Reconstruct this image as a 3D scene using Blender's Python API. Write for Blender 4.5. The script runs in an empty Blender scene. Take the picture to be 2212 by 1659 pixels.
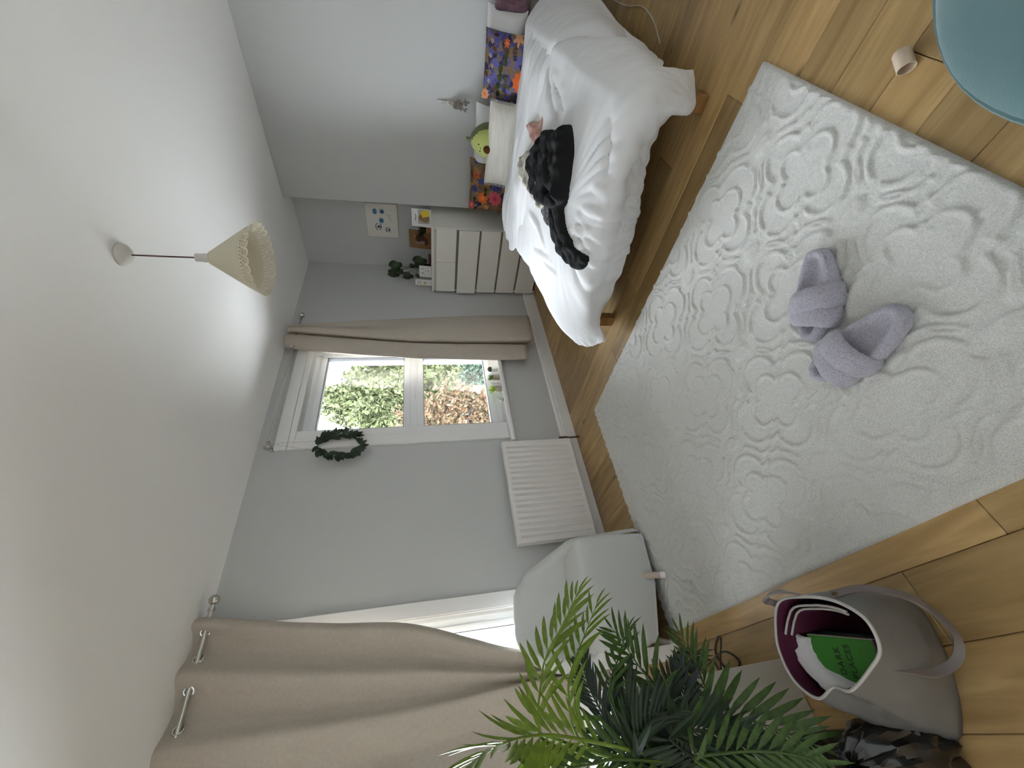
import bpy, bmesh, math, random
import numpy as np
from mathutils import Vector, Matrix, noise
from mathutils.bvhtree import BVHTree
from mathutils.geometry import delaunay_2d_cdt

random.seed(7)
S = bpy.context.scene
COL = S.collection
PI = math.pi

# ------------------------------------------------------------------ camera, world, lights, exposure
YAW, PITCH, ROLL, FPX, EYE = 0.698647294, -0.206976070, -0.0261259380, 884.282372, 1.35
fw = Vector((math.sin(YAW) * math.cos(PITCH), math.cos(YAW) * math.cos(PITCH), math.sin(PITCH)))
r0 = Vector((math.cos(YAW), -math.sin(YAW), 0))
u0 = r0.cross(fw)
rt = math.cos(ROLL) * r0 + math.sin(ROLL) * u0
up = -math.sin(ROLL) * r0 + math.cos(ROLL) * u0
cam_d = bpy.data.cameras.new('camera')
cam = bpy.data.objects.new('camera', cam_d)
COL.objects.link(cam)
# the photograph lies on its side: its x axis runs down the room
cam.matrix_world = Matrix(((-up.x, rt.x, -fw.x, 0), (-up.y, rt.y, -fw.y, 0), (-up.z, rt.z, -fw.z, EYE), (0, 0, 0, 1)))
cam_d.sensor_fit = 'HORIZONTAL'
cam_d.sensor_width = 36
cam_d.lens = FPX / 2212 * 36
cam_d.clip_start = 0.02
cam_d.clip_end = 200
S.camera = cam

SKY = 14.0
world = bpy.data.worlds.new('overcast_sky')
S.world = world
world.use_nodes = True
wn = world.node_tree.nodes
wn['Background'].inputs[0].default_value = (0.91, 0.97, 1.04, 1)
wn['Background'].inputs[1].default_value = SKY
S.view_settings.view_transform = 'Standard'
S.view_settings.look = 'None'
S.view_settings.gamma = 1
S.view_settings.use_curve_mapping = False
S.view_settings.exposure = 1.45
S.cycles.use_denoising = True
S.cycles.max_bounces = 12
S.cycles.diffuse_bounces = 8
S.cycles.glossy_bounces = 4
S.cycles.transmission_bounces = 8
S.cycles.transparent_max_bounces = 12
S.cycles.caustics_reflective = False
S.cycles.caustics_refractive = False
S.cycles.sample_clamp_indirect = 6


def portal(name, loc, rot, sx, sy):
    l = bpy.data.lights.new(name, 'AREA')
    l.shape = 'RECTANGLE'
    l.size = sx
    l.size_y = sy
    l.cycles.is_portal = True
    o = bpy.data.objects.new(name, l)
    o.location = loc
    o.rotation_euler = rot
    COL.objects.link(o)


portal('sky_portal', (2.64, 3.42, 1.52), (-PI / 2, 0, 0), 1.1, 1.9)
portal('sky_portal', (-1.15, 3.42, 1.52), (-PI / 2, 0, 0), 3.6, 1.9)

# ------------------------------------------------------------------ helpers


class MB:
    def __init__(s):
        s.v = []
        s.f = []
        s.uv = None

    def add(s, v, f):
        n = len(s.v)
        s.v += [tuple(p) for p in v]
        s.f += [tuple(i + n for i in q) for q in f]
        return s

    def box(s, x0, x1, y0, y1, z0, z1):
        v = [(x0, y0, z0), (x1, y0, z0), (x1, y1, z0), (x0, y1, z0), (x0, y0, z1), (x1, y0, z1), (x1, y1, z1), (x0, y1, z1)]
        return s.add(v, [(0, 3, 2, 1), (4, 5, 6, 7), (0, 1, 5, 4), (1, 2, 6, 5), (2, 3, 7, 6), (3, 0, 4, 7)])

    def rbox(s, x0, x1, y0, y1, z0, z1, b=0.004, seg=2, mat=None):
        bm = bmesh.new()
        bmesh.ops.create_cube(bm, size=1)
        for v in bm.verts:
            v.co = Vector(((x0 + x1) / 2 + v.co.x * (x1 - x0), (y0 + y1) / 2 + v.co.y * (y1 - y0), (z0 + z1) / 2 + v.co.z * (z1 - z0)))
        if b > 0:
            bmesh.ops.bevel(bm, geom=bm.edges[:], offset=b, segments=seg, profile=0.5, affect='EDGES')
        bm.verts.index_update()
        vs = [v.co.copy() for v in bm.verts]
        if mat is not None:
            vs = [mat @ v for v in vs]
        s.add(vs, [[v.index for v in f.verts] for f in bm.faces])
        bm.free()
        return s

    def tube(s, pts, r, seg=8, caps=True, flat=1.0, upv=None):
        pts = [Vector(p) for p in pts]
        n = len(pts)
        rs = r if isinstance(r, (list, tuple)) else [r] * n
        T = [(pts[min(i + 1, n - 1)] - pts[max(i - 1, 0)]).normalized() for i in range(n)]
        a = Vector(upv) if upv is not None else (Vector((0, 0, 1)) if abs(T[0].z) < 0.9 else Vector((1, 0, 0)))
        N = (a - T[0] * a.dot(T[0])).normalized()
        v, f = [], []
        for i in range(n):
            if upv is not None:
                N = (a - T[i] * a.dot(T[i])).normalized()
            else:
                N = (N - T[i] * N.dot(T[i])).normalized()
            B = T[i].cross(N)
            for k in range(seg):
                t = 2 * PI * k / seg
                v.append(pts[i] + (N * math.cos(t) * flat + B * math.sin(t)) * rs[i])
        for i in range(n - 1):
            for k in range(seg):
                k2 = (k + 1) % seg
                f.append((i * seg + k, i * seg + k2, (i + 1) * seg + k2, (i + 1) * seg + k))
        if caps:
            f.append(tuple(range(seg - 1, -1, -1)))
            f.append(tuple((n - 1) * seg + k for k in range(seg)))
        return s.add(v, f)

    def lathe(s, prof, seg=20, c=(0, 0, 0), M=None, wob=None):
        v, f = [], []
        c = Vector(c)
        for i, (r, z) in enumerate(prof):
            for k in range(seg):
                t = 2 * PI * k / seg
                rr, zz = (r, z) if wob is None else wob(i, t, r, z)
                p = Vector((rr * math.cos(t), rr * math.sin(t), zz))
                if M is not None:
                    p = M @ p
                v.append(p + c)
        n = len(prof)
        for i in range(n - 1):
            for k in range(seg):
                k2 = (k + 1) % seg
                f.append((i * seg + k, i * seg + k2, (i + 1) * seg + k2, (i + 1) * seg + k))
        if prof[0][0] > 1e-5:
            f.append(tuple(range(seg - 1, -1, -1)))
        if prof[-1][0] > 1e-5:
            f.append(tuple((n - 1) * seg + k for k in range(seg)))
        return s.add(v, f)

    def grid(s, P, closed_v=False, flip=False):
        n, m = len(P), len(P[0])
        v = [tuple(P[i][j]) for i in range(n) for j in range(m)]
        f = []
        for i in range(n - 1):
            for j in range(m if closed_v else m - 1):
                j2 = (j + 1) % m
                q = (i * m + j, i * m + j2, (i + 1) * m + j2, (i + 1) * m + j)
                f.append(q[::-1] if flip else q)
        return s.add(v, f)

    def ball(s, c, r, seg=12, rings=8, sc=(1, 1, 1), M=None):
        prof = [(max(math.sin(PI * i / rings), 1e-4) * r, -math.cos(PI * i / rings) * r) for i in range(rings + 1)]
        mm = Matrix.Diagonal((sc[0], sc[1], sc[2]))
        if M is not None:
            mm = M @ mm
        return s.lathe(prof, seg, c, mm)

    def torus(s, c, R, r, axis=(1, 0, 0), n=16, m=6):
        a = Vector(axis).normalized()
        e1 = a.orthogonal().normalized()
        e2 = a.cross(e1)
        v, f = [], []
        c = Vector(c)
        for i in range(n):
            t = 2 * PI * i / n
            d = e1 * math.cos(t) + e2 * math.sin(t)
            for k in range(m):
                q = 2 * PI * k / m
                v.append(c + d * (R + r * math.cos(q)) + a * (r * math.sin(q)))
        for i in range(n):
            for k in range(m):
                f.append((i * m + k, ((i + 1) % n) * m + k, ((i + 1) % n) * m + (k + 1) % m, i * m + (k + 1) % m))
        return s.add(v, f)

    def build(s, name, mat, parent=None, smooth=True, uv=None, angle=40):
        me = bpy.data.meshes.new(name)
        me.from_pydata(s.v, [], s.f)
        me.update()
        if uv is not None:
            l = me.uv_layers.new(name='UVMap')
            idx = np.empty(len(me.loops), dtype=np.int32)
            me.loops.foreach_get('vertex_index', idx)
            l.data.foreach_set('uv', np.asarray(uv, dtype=np.float32)[idx].ravel())
        if smooth:
            me.polygons.foreach_set('use_smooth', [True] * len(me.polygons))
            if angle < 180:
                me.set_sharp_from_angle(angle=math.radians(angle))
        o = bpy.data.objects.new(name, me)
        COL.objects.link(o)
        if mat is not None:
            me.materials.append(mat)
        if parent is not None:
            o.parent = parent
            o.matrix_parent_inverse = parent.matrix_basis.inverted()
        return o


def thing(name, label, cat, loc=(0, 0, 0), group=None):
    o = bpy.data.objects.new(name, None)
    o.empty_display_size = 0.05
    o.location = loc
    COL.objects.link(o)
    o['label'] = label
    o['category'] = cat
    if group:
        o['group'] = group
    return o


def tag(o, label, cat, group=None):
    o['label'] = label
    o['category'] = cat
    if group:
        o['group'] = group
    return o


def struct(o):
    o['kind'] = 'structure'
    return o


def cr(P, n, closed=False):
    """Catmull-Rom through the rows of P (k, ...) -> about n samples per span"""
    P = np.asarray(P, float)
    k = len(P)
    out = []
    spans = k if closed else k - 1
    for i in range(spans):
        if closed:
            a, b, c, d = P[(i - 1) % k], P[i], P[(i + 1) % k], P[(i + 2) % k]
        else:
            b, c = P[i], P[i + 1]
            a = P[i - 1] if i > 0 else 2 * b - c
            d = P[i + 2] if i + 2 < k else 2 * c - b
        for q in range(n):
            t = q / n
            out.append(0.5 * ((2 * b) + (-a + c) * t + (2 * a - 5 * b + 4 * c - d) * t * t + (-a + 3 * b - 3 * c + d) * t ** 3))
    if not closed:
        out.append(P[-1])
    return np.array(out)


def surf(net, nu, nv):
    A = cr(np.asarray(net, float), nu)
    return np.swapaxes(cr(np.swapaxes(A, 0, 1), nv), 0, 1)


def normals_of(P):
    du = np.gradient(P, axis=0)
    dv = np.gradient(P, axis=1)
    n = np.cross(du, dv)
    return n / np.maximum(np.linalg.norm(n, axis=2, keepdims=True), 1e-9)


def nz(x, y, z=0.0):
    return noise.noise(Vector((x, y, z)))


def fnoise(P, sx, sy, sz, seed=0.0):
    out = np.empty(P.shape[:2])
    for i in range(P.shape[0]):
        for j in range(P.shape[1]):
            p = P[i, j]
            out[i, j] = noise.noise(Vector((p[0] * sx + seed, p[1] * sy + seed * 1.7, p[2] * sz)))
    return out


def seg_dist(X, Y, L):
    """distance of points to a polyline, and the parameter along it"""
    best = np.full(X.shape, 1e9)
    par = np.zeros(X.shape)
    n = len(L) - 1
    for k in range(n):
        a, b = np.array(L[k]), np.array(L[k + 1])
        d = b - a
        t = np.clip(((X - a[0]) * d[0] + (Y - a[1]) * d[1]) / (d @ d + 1e-12), 0, 1)
        q = np.hypot(X - a[0] - t * d[0], Y - a[1] - t * d[1])
        m = q < best
        best[m] = q[m]
        par[m] = ((k + t) / n)[m]
    return best, par


def solidify(o, t, off=-1):
    m = o.modifiers.new('thickness', 'SOLIDIFY')
    m.thickness = t
    m.offset = off
    return o


# ------------------------------------------------------------------ materials
def lin(r, g, b):
    f = lambda c: ((c / 255 + 0.055) / 1.055) ** 2.4 if c > 10 else c / 255 / 12.92
    return (f(r), f(g), f(b), 1)


def mat(name, col, rough=0.6, spec=0.4, metal=0.0, nscale=0, namt=0.0, bump=0.0, bscale=200, sheen=0.0, stretch=(1, 1, 1), col2=None, coat=0.0, trans=0.0):
    m = bpy.data.materials.new(name)
    m.use_nodes = True
    nt = m.node_tree
    b = nt.nodes['Principled BSDF']
    col = tuple(col) if len(col) == 4 else tuple(col) + (1,)
    b.inputs['Base Color'].default_value = col
    b.inputs['Roughness'].default_value = rough
    b.inputs['Specular IOR Level'].default_value = spec
    b.inputs['Metallic'].default_value = metal
    if sheen:
        b.inputs['Sheen Weight'].default_value = sheen
    if coat:
        b.inputs['Coat Weight'].default_value = coat
    if nscale or bump:
        tc = nt.nodes.new('ShaderNodeTexCoord')
        mp = nt.nodes.new('ShaderNodeMapping')
        mp.inputs['Scale'].default_value = stretch
        nt.links.new(tc.outputs['Object'], mp.inputs[0])
    if nscale:
        n = nt.nodes.new('ShaderNodeTexNoise')
        n.inputs['Scale'].default_value = nscale
        n.inputs['Detail'].default_value = 4
        nt.links.new(mp.outputs[0], n.inputs['Vector'])
        mx = nt.nodes.new('ShaderNodeMix')
        mx.data_type = 'RGBA'
        c2 = col2 if col2 is not None else tuple(c * (1 - namt) for c in col[:3]) + (1,)
        mx.inputs['A'].default_value = col
        mx.inputs['B'].default_value = c2 if len(c2) == 4 else tuple(c2) + (1,)
        rp = nt.nodes.new('ShaderNodeMapRange')
        rp.inputs['From Min'].default_value = 0.35
        rp.inputs['From Max'].default_value = 0.65
        nt.links.new(n.outputs['Fac'], rp.inputs['Value'])
        nt.links.new(rp.outputs[0], mx.inputs['Factor'])
        nt.links.new(mx.outputs['Result'], b.inputs['Base Color'])
    if bump:
        n2 = nt.nodes.new('ShaderNodeTexNoise')
        n2.inputs['Scale'].default_value = bscale
        n2.inputs['Detail'].default_value = 3
        nt.links.new(mp.outputs[0], n2.inputs['Vector'])
        bp = nt.nodes.new('ShaderNodeBump')
        bp.inputs['Strength'].default_value = bump
        bp.inputs['Distance'].default_value = 0.004
        nt.links.new(n2.outputs['Fac'], bp.inputs['Height'])
        nt.links.new(bp.outputs[0], b.inputs['Normal'])
    return m


def wood_mat(name, c1, c2, rough=0.35, per_obj=True, axis='Y', scale=1.0):
    m = bpy.data.materials.new(name)
    m.use_nodes = True
    nt = m.node_tree
    L = nt.links.new
    b = nt.nodes['Principled BSDF']
    b.inputs['Roughness'].default_value = rough
    b.inputs['Specular IOR Level'].default_value = 0.35
    tc = nt.nodes.new('ShaderNodeTexCoord')
    oi = nt.nodes.new('ShaderNodeObjectInfo')
    ad = nt.nodes.new('ShaderNodeVectorMath')
    ad.operation = 'ADD'
    sc = nt.nodes.new('ShaderNodeVectorMath')
    sc.operation = 'SCALE'
    cb = nt.nodes.new('ShaderNodeCombineXYZ')
    for k in range(3):
        L(oi.outputs['Random'], cb.inputs[k])
    L(cb.outputs[0], sc.inputs[0])
    sc.inputs['Scale'].default_value = 37.0
    L(tc.outputs['Object'], ad.inputs[0])
    L(sc.outputs[0], ad.inputs[1])
    mp = nt.nodes.new('ShaderNodeMapping')
    st = {'X': (1.2, 14, 14), 'Y': (14, 1.2, 14), 'Z': (14, 14, 1.2)}[axis]
    mp.inputs['Scale'].default_value = tuple(a * scale for a in st)
    L(ad.outputs[0], mp.inputs[0])
    n1 = nt.nodes.new('ShaderNodeTexNoise')
    n1.inputs['Scale'].default_value = 1.6
    n1.inputs['Detail'].default_value = 6
    n1.inputs['Distortion'].default_value = 0.9
    L(mp.outputs[0], n1.inputs['Vector'])
    rp = nt.nodes.new('ShaderNodeValToRGB')
    rp.color_ramp.elements[0].position = 0.3
    rp.color_ramp.elements[0].color = tuple(c1) + (1,)
    rp.color_ramp.elements[1].position = 0.7
    rp.color_ramp.elements[1].color = tuple(c2) + (1,)
    L(n1.outputs['Fac'], rp.inputs[0])
    # knots
    mk = nt.nodes.new('ShaderNodeMapping')
    mk.inputs['Scale'].default_value = {'X': (1.3, 4, 4), 'Y': (4, 1.3, 4), 'Z': (4, 4, 1.3)}[axis]
    L(ad.outputs[0], mk.inputs[0])
    vo = nt.nodes.new('ShaderNodeTexVoronoi')
    vo.inputs['Scale'].default_value = 1.3
    L(mk.outputs[0], vo.inputs['Vector'])
    kr = nt.nodes.new('ShaderNodeMapRange')
    kr.inputs['From Min'].default_value = 0.03
    kr.inputs['From Max'].default_value = 0.09
    kr.inputs['To Min'].default_value = 0.35
    kr.inputs['To Max'].default_value = 1.0
    L(vo.outputs['Distance'], kr.inputs['Value'])
    # tone of each board
    hs = nt.nodes.new('ShaderNodeHueSaturation')
    vr = nt.nodes.new('ShaderNodeMapRange')
    vr.inputs['To Min'].default_value = 0.72
    vr.inputs['To Max'].default_value = 1.2
    L(oi.outputs['Random'], vr.inputs['Value'])
    ml = nt.nodes.new('ShaderNodeMath')
    ml.operation = 'MULTIPLY'
    L(kr.outputs[0], ml.inputs[0])
    if per_obj:
        L(vr.outputs[0], ml.inputs[1])
    else:
        ml.inputs[1].default_value = 1.0
    L(ml.outputs[0], hs.inputs['Value'])
    L(rp.outputs[0], hs.inputs['Color'])
    L(hs.outputs[0], b.inputs['Base Color'])
    bp = nt.nodes.new('ShaderNodeBump')
    bp.inputs['Strength'].default_value = 0.08
    bp.inputs['Distance'].default_value = 0.003
    L(n1.outputs['Fac'], bp.inputs['Height'])
    L(bp.outputs[0], b.inputs['Normal'])
    return m


def floral_mat(name, palette, spots, scale=9.0):
    """printed cotton: small patches of the palette with larger flowers and leaves (u, v, radius, petals, depth, colour) on top"""
    m = bpy.data.materials.new(name)
    m.use_nodes = True
    nt = m.node_tree
    L = nt.links.new
    b = nt.nodes['Principled BSDF']
    b.inputs['Roughness'].default_value = 0.85
    b.inputs['Specular IOR Level'].default_value = 0.2
    tc = nt.nodes.new('ShaderNodeTexCoord')
    nn = nt.nodes.new('ShaderNodeTexNoise')
    nn.inputs['Scale'].default_value = 14
    L(tc.outputs['UV'], nn.inputs['Vector'])
    wa = nt.nodes.new('ShaderNodeMix')
    wa.data_type = 'RGBA'
    wa.blend_type = 'LINEAR_LIGHT'
    wa.inputs['Factor'].default_value = 0.075
    L(tc.outputs['UV'], wa.inputs['A'])
    L(nn.outputs['Color'], wa.inputs['B'])
    vo = nt.nodes.new('ShaderNodeTexVoronoi')
    vo.voronoi_dimensions = '2D'
    vo.inputs['Scale'].default_value = scale
    L(wa.outputs['Result'], vo.inputs['Vector'])
    sx = nt.nodes.new('ShaderNodeSeparateColor')
    L(vo.outputs['Color'], sx.inputs[0])
    rp = nt.nodes.new('ShaderNodeValToRGB')
    rp.color_ramp.interpolation = 'CONSTANT'
    els = rp.color_ramp.elements
    while len(els) < len(palette):
        els.new(0.5)
    for i, c in enumerate(palette):
        els[i].position = i / len(palette)
        els[i].color = lin(*c)
    L(sx.outputs[0], rp.inputs[0])
    # pale outlines between the patches
    ed = nt.nodes.new('ShaderNodeTexVoronoi')
    ed.voronoi_dimensions = '2D'
    ed.feature = 'DISTANCE_TO_EDGE'
    ed.inputs['Scale'].default_value = scale
    L(wa.outputs['Result'], ed.inputs['Vector'])
    lt = nt.nodes.new('ShaderNodeMath')
    lt.operation = 'LESS_THAN'
    lt.inputs[1].default_value = 0.045
    L(ed.outputs['Distance'], lt.inputs[0])
    mx0 = nt.nodes.new('ShaderNodeMix')
    mx0.data_type = 'RGBA'
    mx0.inputs['B'].default_value = lin(122, 104, 90)
    L(lt.outputs[0], mx0.inputs['Factor'])
    L(rp.outputs[0], mx0.inputs['A'])
    cur = mx0.outputs['Result']
    for (u, v, R, n, dep, c, c2) in spots:
        su = nt.nodes.new('ShaderNodeVectorMath')
        su.operation = 'SUBTRACT'
        L(tc.outputs['UV'], su.inputs[0])
        su.inputs[1].default_value = (u, v, 0)
        sp = nt.nodes.new('ShaderNodeSeparateXYZ')
        L(su.outputs[0], sp.inputs[0])
        at = nt.nodes.new('ShaderNodeMath')
        at.operation = 'ARCTAN2'
        L(sp.outputs['Y'], at.inputs[0])
        L(sp.outputs['X'], at.inputs[1])
        mu = nt.nodes.new('ShaderNodeMath')
        mu.operation = 'MULTIPLY'
        L(at.outputs[0], mu.inputs[0])
        mu.inputs[1].default_value = n
        co = nt.nodes.new('ShaderNodeMath')
        co.operation = 'COSINE'
        L(mu.outputs[0], co.inputs[0])
        ra = nt.nodes.new('ShaderNodeMath')
        ra.operation = 'MULTIPLY_ADD'
        L(co.outputs[0], ra.inputs[0])
        ra.inputs[1].default_value = R * dep
        ra.inputs[2].default_value = R * (1 - dep)
        le = nt.nodes.new('ShaderNodeVectorMath')
        le.operation = 'LENGTH'
        L(su.outputs[0], le.inputs[0])
        dv = nt.nodes.new('ShaderNodeMath')
        dv.operation = 'DIVIDE'
        L(le.outputs['Value'], dv.inputs[0])
        L(ra.outputs[0], dv.inputs[1])
        inn = nt.nodes.new('ShaderNodeValToRGB')
        inn.color_ramp.elements[0].color = lin(*c2)
        inn.color_ramp.elements[0].position = 0.1
        inn.color_ramp.elements[1].color = lin(*c)
        inn.color_ramp.elements[1].position = 0.55
        L(dv.outputs[0], inn.inputs[0])
        l2 = nt.nodes.new('ShaderNodeMath')
        l2.operation = 'LESS_THAN'
        l2.inputs[1].default_value = 1.0
        L(dv.outputs[0], l2.inputs[0])
        mx = nt.nodes.new('ShaderNodeMix')
        mx.data_type = 'RGBA'
        L(l2.outputs[0], mx.inputs['Factor'])
        L(cur, mx.inputs['A'])
        L(inn.outputs[0], mx.inputs['B'])
        cur = mx.outputs['Result']
    L(cur, b.inputs['Base Color'])
    return m


def glass_mat(name, tint=(1, 1, 1, 1), gloss=0.06):
    m = bpy.data.materials.new(name)
    m.use_nodes = True
    nt = m.node_tree
    nt.nodes.clear()
    out = nt.nodes.new('ShaderNodeOutputMaterial')
    tr = nt.nodes.new('ShaderNodeBsdfTransparent')
    tr.inputs[0].default_value = tint
    gl = nt.nodes.new('ShaderNodeBsdfGlossy')
    gl.inputs['Roughness'].default_value = 0.02
    mx = nt.nodes.new('ShaderNodeMixShader')
    fr = nt.nodes.new('ShaderNodeFresnel')
    fr.inputs['IOR'].default_value = 1.4
    nt.links.new(fr.outputs[0], mx.inputs[0])
    nt.links.new(tr.outputs[0], mx.inputs[1])
    nt.links.new(gl.outputs[0], mx.inputs[2])
    nt.links.new(mx.outputs[0], out.inputs[0])
    return m


M_WALL = mat('grey_wall_paint', (0.55, 0.555, 0.55), 0.9, 0.2, bump=0.06, bscale=120)
M_CEIL = mat('white_ceiling_paint', (0.90, 0.90, 0.895), 0.95, 0.1, bump=0.05, bscale=60)
M_GLOSS = mat('white_gloss_paint', (0.80, 0.79, 0.78), 0.35, 0.45)
M_UPVC = mat('white_window_plastic', (0.84, 0.85, 0.86), 0.3, 0.45)
M_GASKET = mat('dark_window_gasket', (0.05, 0.05, 0.05), 0.6)
M_GLASS = glass_mat('window_glass', (0.97, 0.98, 0.98, 1))
M_OAK = wood_mat('oiled_oak', (0.30, 0.185, 0.072), (0.48, 0.325, 0.145), 0.36)
M_SUB = mat('dark_subfloor', (0.05, 0.03, 0.015), 0.9)
M_METAL = mat('satin_nickel', (0.62, 0.60, 0.55), 0.25, 0.5, metal=1.0)
M_CHROME = mat('chrome', (0.8, 0.8, 0.78), 0.12, 0.5, metal=1.0)
M_LINEN = mat('beige_curtain_cloth', (0.50, 0.445, 0.38), 0.9, 0.15, nscale=60, namt=0.08, bump=0.15, bscale=400)
nt_ = M_LINEN.node_tree
tl_ = nt_.nodes.new('ShaderNodeBsdfTranslucent')
tl_.inputs[0].default_value = (0.52, 0.46, 0.38, 1)
mx_ = nt_.nodes.new('ShaderNodeMixShader')
mx_.inputs[0].default_value = 0.025
nt_.links.new(nt_.nodes['Principled BSDF'].outputs[0], mx_.inputs[1])
nt_.links.new(tl_.outputs[0], mx_.inputs[2])
nt_.links.new(mx_.outputs[0], nt_.nodes['Material Output'].inputs[0])
M_WHITE_CLOTH = mat('white_cotton', (0.70, 0.70, 0.71), 0.9, 0.15, bump=0.12, bscale=90, sheen=0.1)
M_RUG = mat('pale_grey_wool', (0.78, 0.775, 0.745), 0.97, 0.1, nscale=260, namt=0.22, bump=0.9, bscale=420, sheen=0.2)
M_FUR = mat('lilac_grey_fur', (0.47, 0.455, 0.53), 1.0, 0.1, nscale=190, namt=0.3, bump=1.0, bscale=260, sheen=0.5)
M_DRAWER = mat('white_foil_board', (0.76, 0.74, 0.69), 0.4, 0.4)
M_SOCKET = mat('white_radiator_enamel', (0.80, 0.775, 0.75), 0.35, 0.45)
M_BLACK = mat('black_jersey', (0.012, 0.012, 0.013), 0.95, 0.2, bump=0.2, bscale=150)
M_DARKWOOD = wood_mat('bed_oak', (0.22, 0.10, 0.03), (0.36, 0.19, 0.07), 0.4, per_obj=False, axis='Y')

# ------------------------------------------------------------------ the room shell
YW, XB, XA, YC, ZC = 3.096, 4.325, 4.60, 2.164, 2.697
XL, YF = -3.20, -1.30
W1 = (2.13, 3.17, 0.605, 2.42)     # window 1 opening: x0 x1 z0 z1
W2 = (-2.90, 0.60, 0.605, 2.42)  # unseen left end is assumed, widened to let in more daylight
YO = 3.40

floor_o = struct(MB().box(XL - 0.1, XA + 0.1, YF - 0.1, YO, -0.12, -0.022).build('floor', M_SUB, smooth=False))
# oak boards, each one a piece of the floor
PW = 0.183
lens = [1.9, 2.2, 1.6]
pm = {}


def plank_mesh(Ln):
    k = round(Ln, 2)
    if k not in pm:
        o = MB().rbox(0, PW - 0.0012, 0, k - 0.0015, -0.022, 0.0, 0.0022, 1).build('plank', M_OAK, smooth=False)
        pm[k] = o.data
        bpy.data.objects.remove(o)
    return pm[k]


ix = 0
x = 0.163 - 19 * PW
while x < XA:
    if x + PW > XL:
        y = YF - random.choice([0.2, 0.6, 1.0, 1.4])
        if abs(x - (0.163 - PW)) < 0.01:
            y = 1.098 - 2.2
        while y < YW + 0.02:
            Ln = random.choice([1.6, 1.9, 2.2])
            if abs(x - (0.163 - PW)) < 0.01 and y < 0:
                Ln = 2.2
            if y + Ln > YF:
                y0, y1 = max(y, YF), min(y + Ln, YW + 0.02)
                if y1 - y0 > 0.03:
                    p = bpy.data.objects.new('plank', plank_mesh(y1 - y0))
                    COL.objects.link(p)
                    p.location = (x, y0, 0)
                    p.parent = floor_o
            y += Ln
    x += PW

struct(MB().box(XL - 0.1, XA + 0.1, YF - 0.1, YO, ZC, ZC + 0.15).build('ceiling', M_CEIL, smooth=False))
w = MB()
w.box(XL, W2[0], YW, YO, 0, ZC).box(W2[1], W1[0], YW, YO, 0, ZC).box(W1[1], XA + 0.1, YW, YO, 0, ZC)
for a in (W1, W2):
    w.box(a[0], a[1], YW, YO, 0, a[2]).box(a[0], a[1], YW, YO, a[3], ZC)
struct(w.build('wall_back', M_WALL, smooth=False))
struct(MB().rbox(XB, XA + 0.1, YF, YC, 0, ZC, 0.006, 2).build('wall_right', M_WALL))
struct(MB().box(XA, XA + 0.1, YC, YW, 0, ZC).build('wall_alcove', M_WALL, smooth=False))
struct(MB().box(XL - 0.1, XL, YF, YO, 0, ZC).build('wall_left', M_WALL, smooth=False))
struct(MB().box(XL - 0.1, XA + 0.1, YF - 0.1, YF, 0, ZC).build('wall_front', M_WALL, smooth=False))


def skirting(name, p0, p1, nrm):
    """a moulded skirting board from p0 to p1 (floor line on the wall), nrm pointing into the room"""
    prof = [(0.0, 0.0), (0.018, 0.0), (0.018, 0.098), (0.0125, 0.104), (0.0125, 0.112), (0.016, 0.117), (0.014, 0.127), (0.006, 0.138), (0.0, 0.142)]
    a, b, n = Vector(p0), Vector(p1), Vector(nrm)
    v = [a + n * d + Vector((0, 0, z)) for d, z in prof] + [b + n * d + Vector((0, 0, z)) for d, z in prof]
    k = len(prof)
    f = [(i, i + 1, k + i + 1, k + i) for i in range(k - 1)] + [tuple(range(k)), tuple(range(2 * k - 1, k - 1, -1))]
    return struct(MB().add(v, f).build(name, M_GLOSS, smooth=False))


skirting('baseboard_back', (XL, YW, 0), (XA, YW, 0), (0, -1, 0))
skirting('baseboard_alcove', (XA, YC, 0), (XA, YW - 0.02, 0), (-1, 0, 0))
skirting('baseboard_right', (XB, YF, 0), (XB, YC, 0), (-1, 0, 0))


# ------------------------------------------------------------------ windows
def architrave(n, x0, x1, z0, z1):
    mb = MB()
    mb.rbox(x0, x1, YW - 0.022, YW, z0, z1, 0.003, 1)
    return struct(mb.build('trim_%d' % n, M_GLOSS, smooth=False))


def arch_leg(n, xo, xi, z0, z1):
    """a stepped architrave leg, xo outer edge, xi edge at the opening"""
    s = 1 if xi > xo else -1
    mb = MB()
    xs = sorted((xo, xo + s * 0.095))
    mb.rbox(xs[0], xs[1], YW - 0.026, YW, z0, z1, 0.003, 1)
    xs = sorted((xo + s * 0.095, xi))
    mb.rbox(xs[0], xs[1], YW - 0.017, YW, z0, z1, 0.003, 1)
    return struct(mb.build('trim_%d' % n, M_GLOSS, smooth=False))


arch_leg(1, 1.955, W1[0], 0.626, W1[3])
arch_leg(2, 3.345, W1[1], 0.626, W1[3])
t3 = MB().rbox(1.955, 3.345, YW - 0.026, YW, 2.471, 2.565, 0.003, 1).rbox(1.955, 3.345, YW - 0.017, YW, W1[3] + 0.001, 2.469, 0.003, 1)
struct(t3.build('trim_3', M_GLOSS, smooth=False))
struct(MB().rbox(1.90, 3.40, YW - 0.075, YW + 0.16, W1[2] - 0.018, W1[2] + 0.020, 0.005, 2).build('trim_4', M_GLOSS))
arch_leg(5, 0.705, W2[1], 0.626, W2[3])
arch_leg(6, W2[0] - 0.11, W2[0], 0.626, W2[3])
struct(MB().rbox(W2[0] - 0.1, 0.705, YW - 0.026, YW, W2[3] + 0.001, 2.565, 0.003, 1).build('trim_7', M_GLOSS, smooth=False))
struct(MB().rbox(W2[0] - 0.1, 0.76, YW - 0.075, YW + 0.16, W2[2] - 0.018, W2[2] + 0.020, 0.005, 2).build('trim_8', M_GLOSS))


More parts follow.
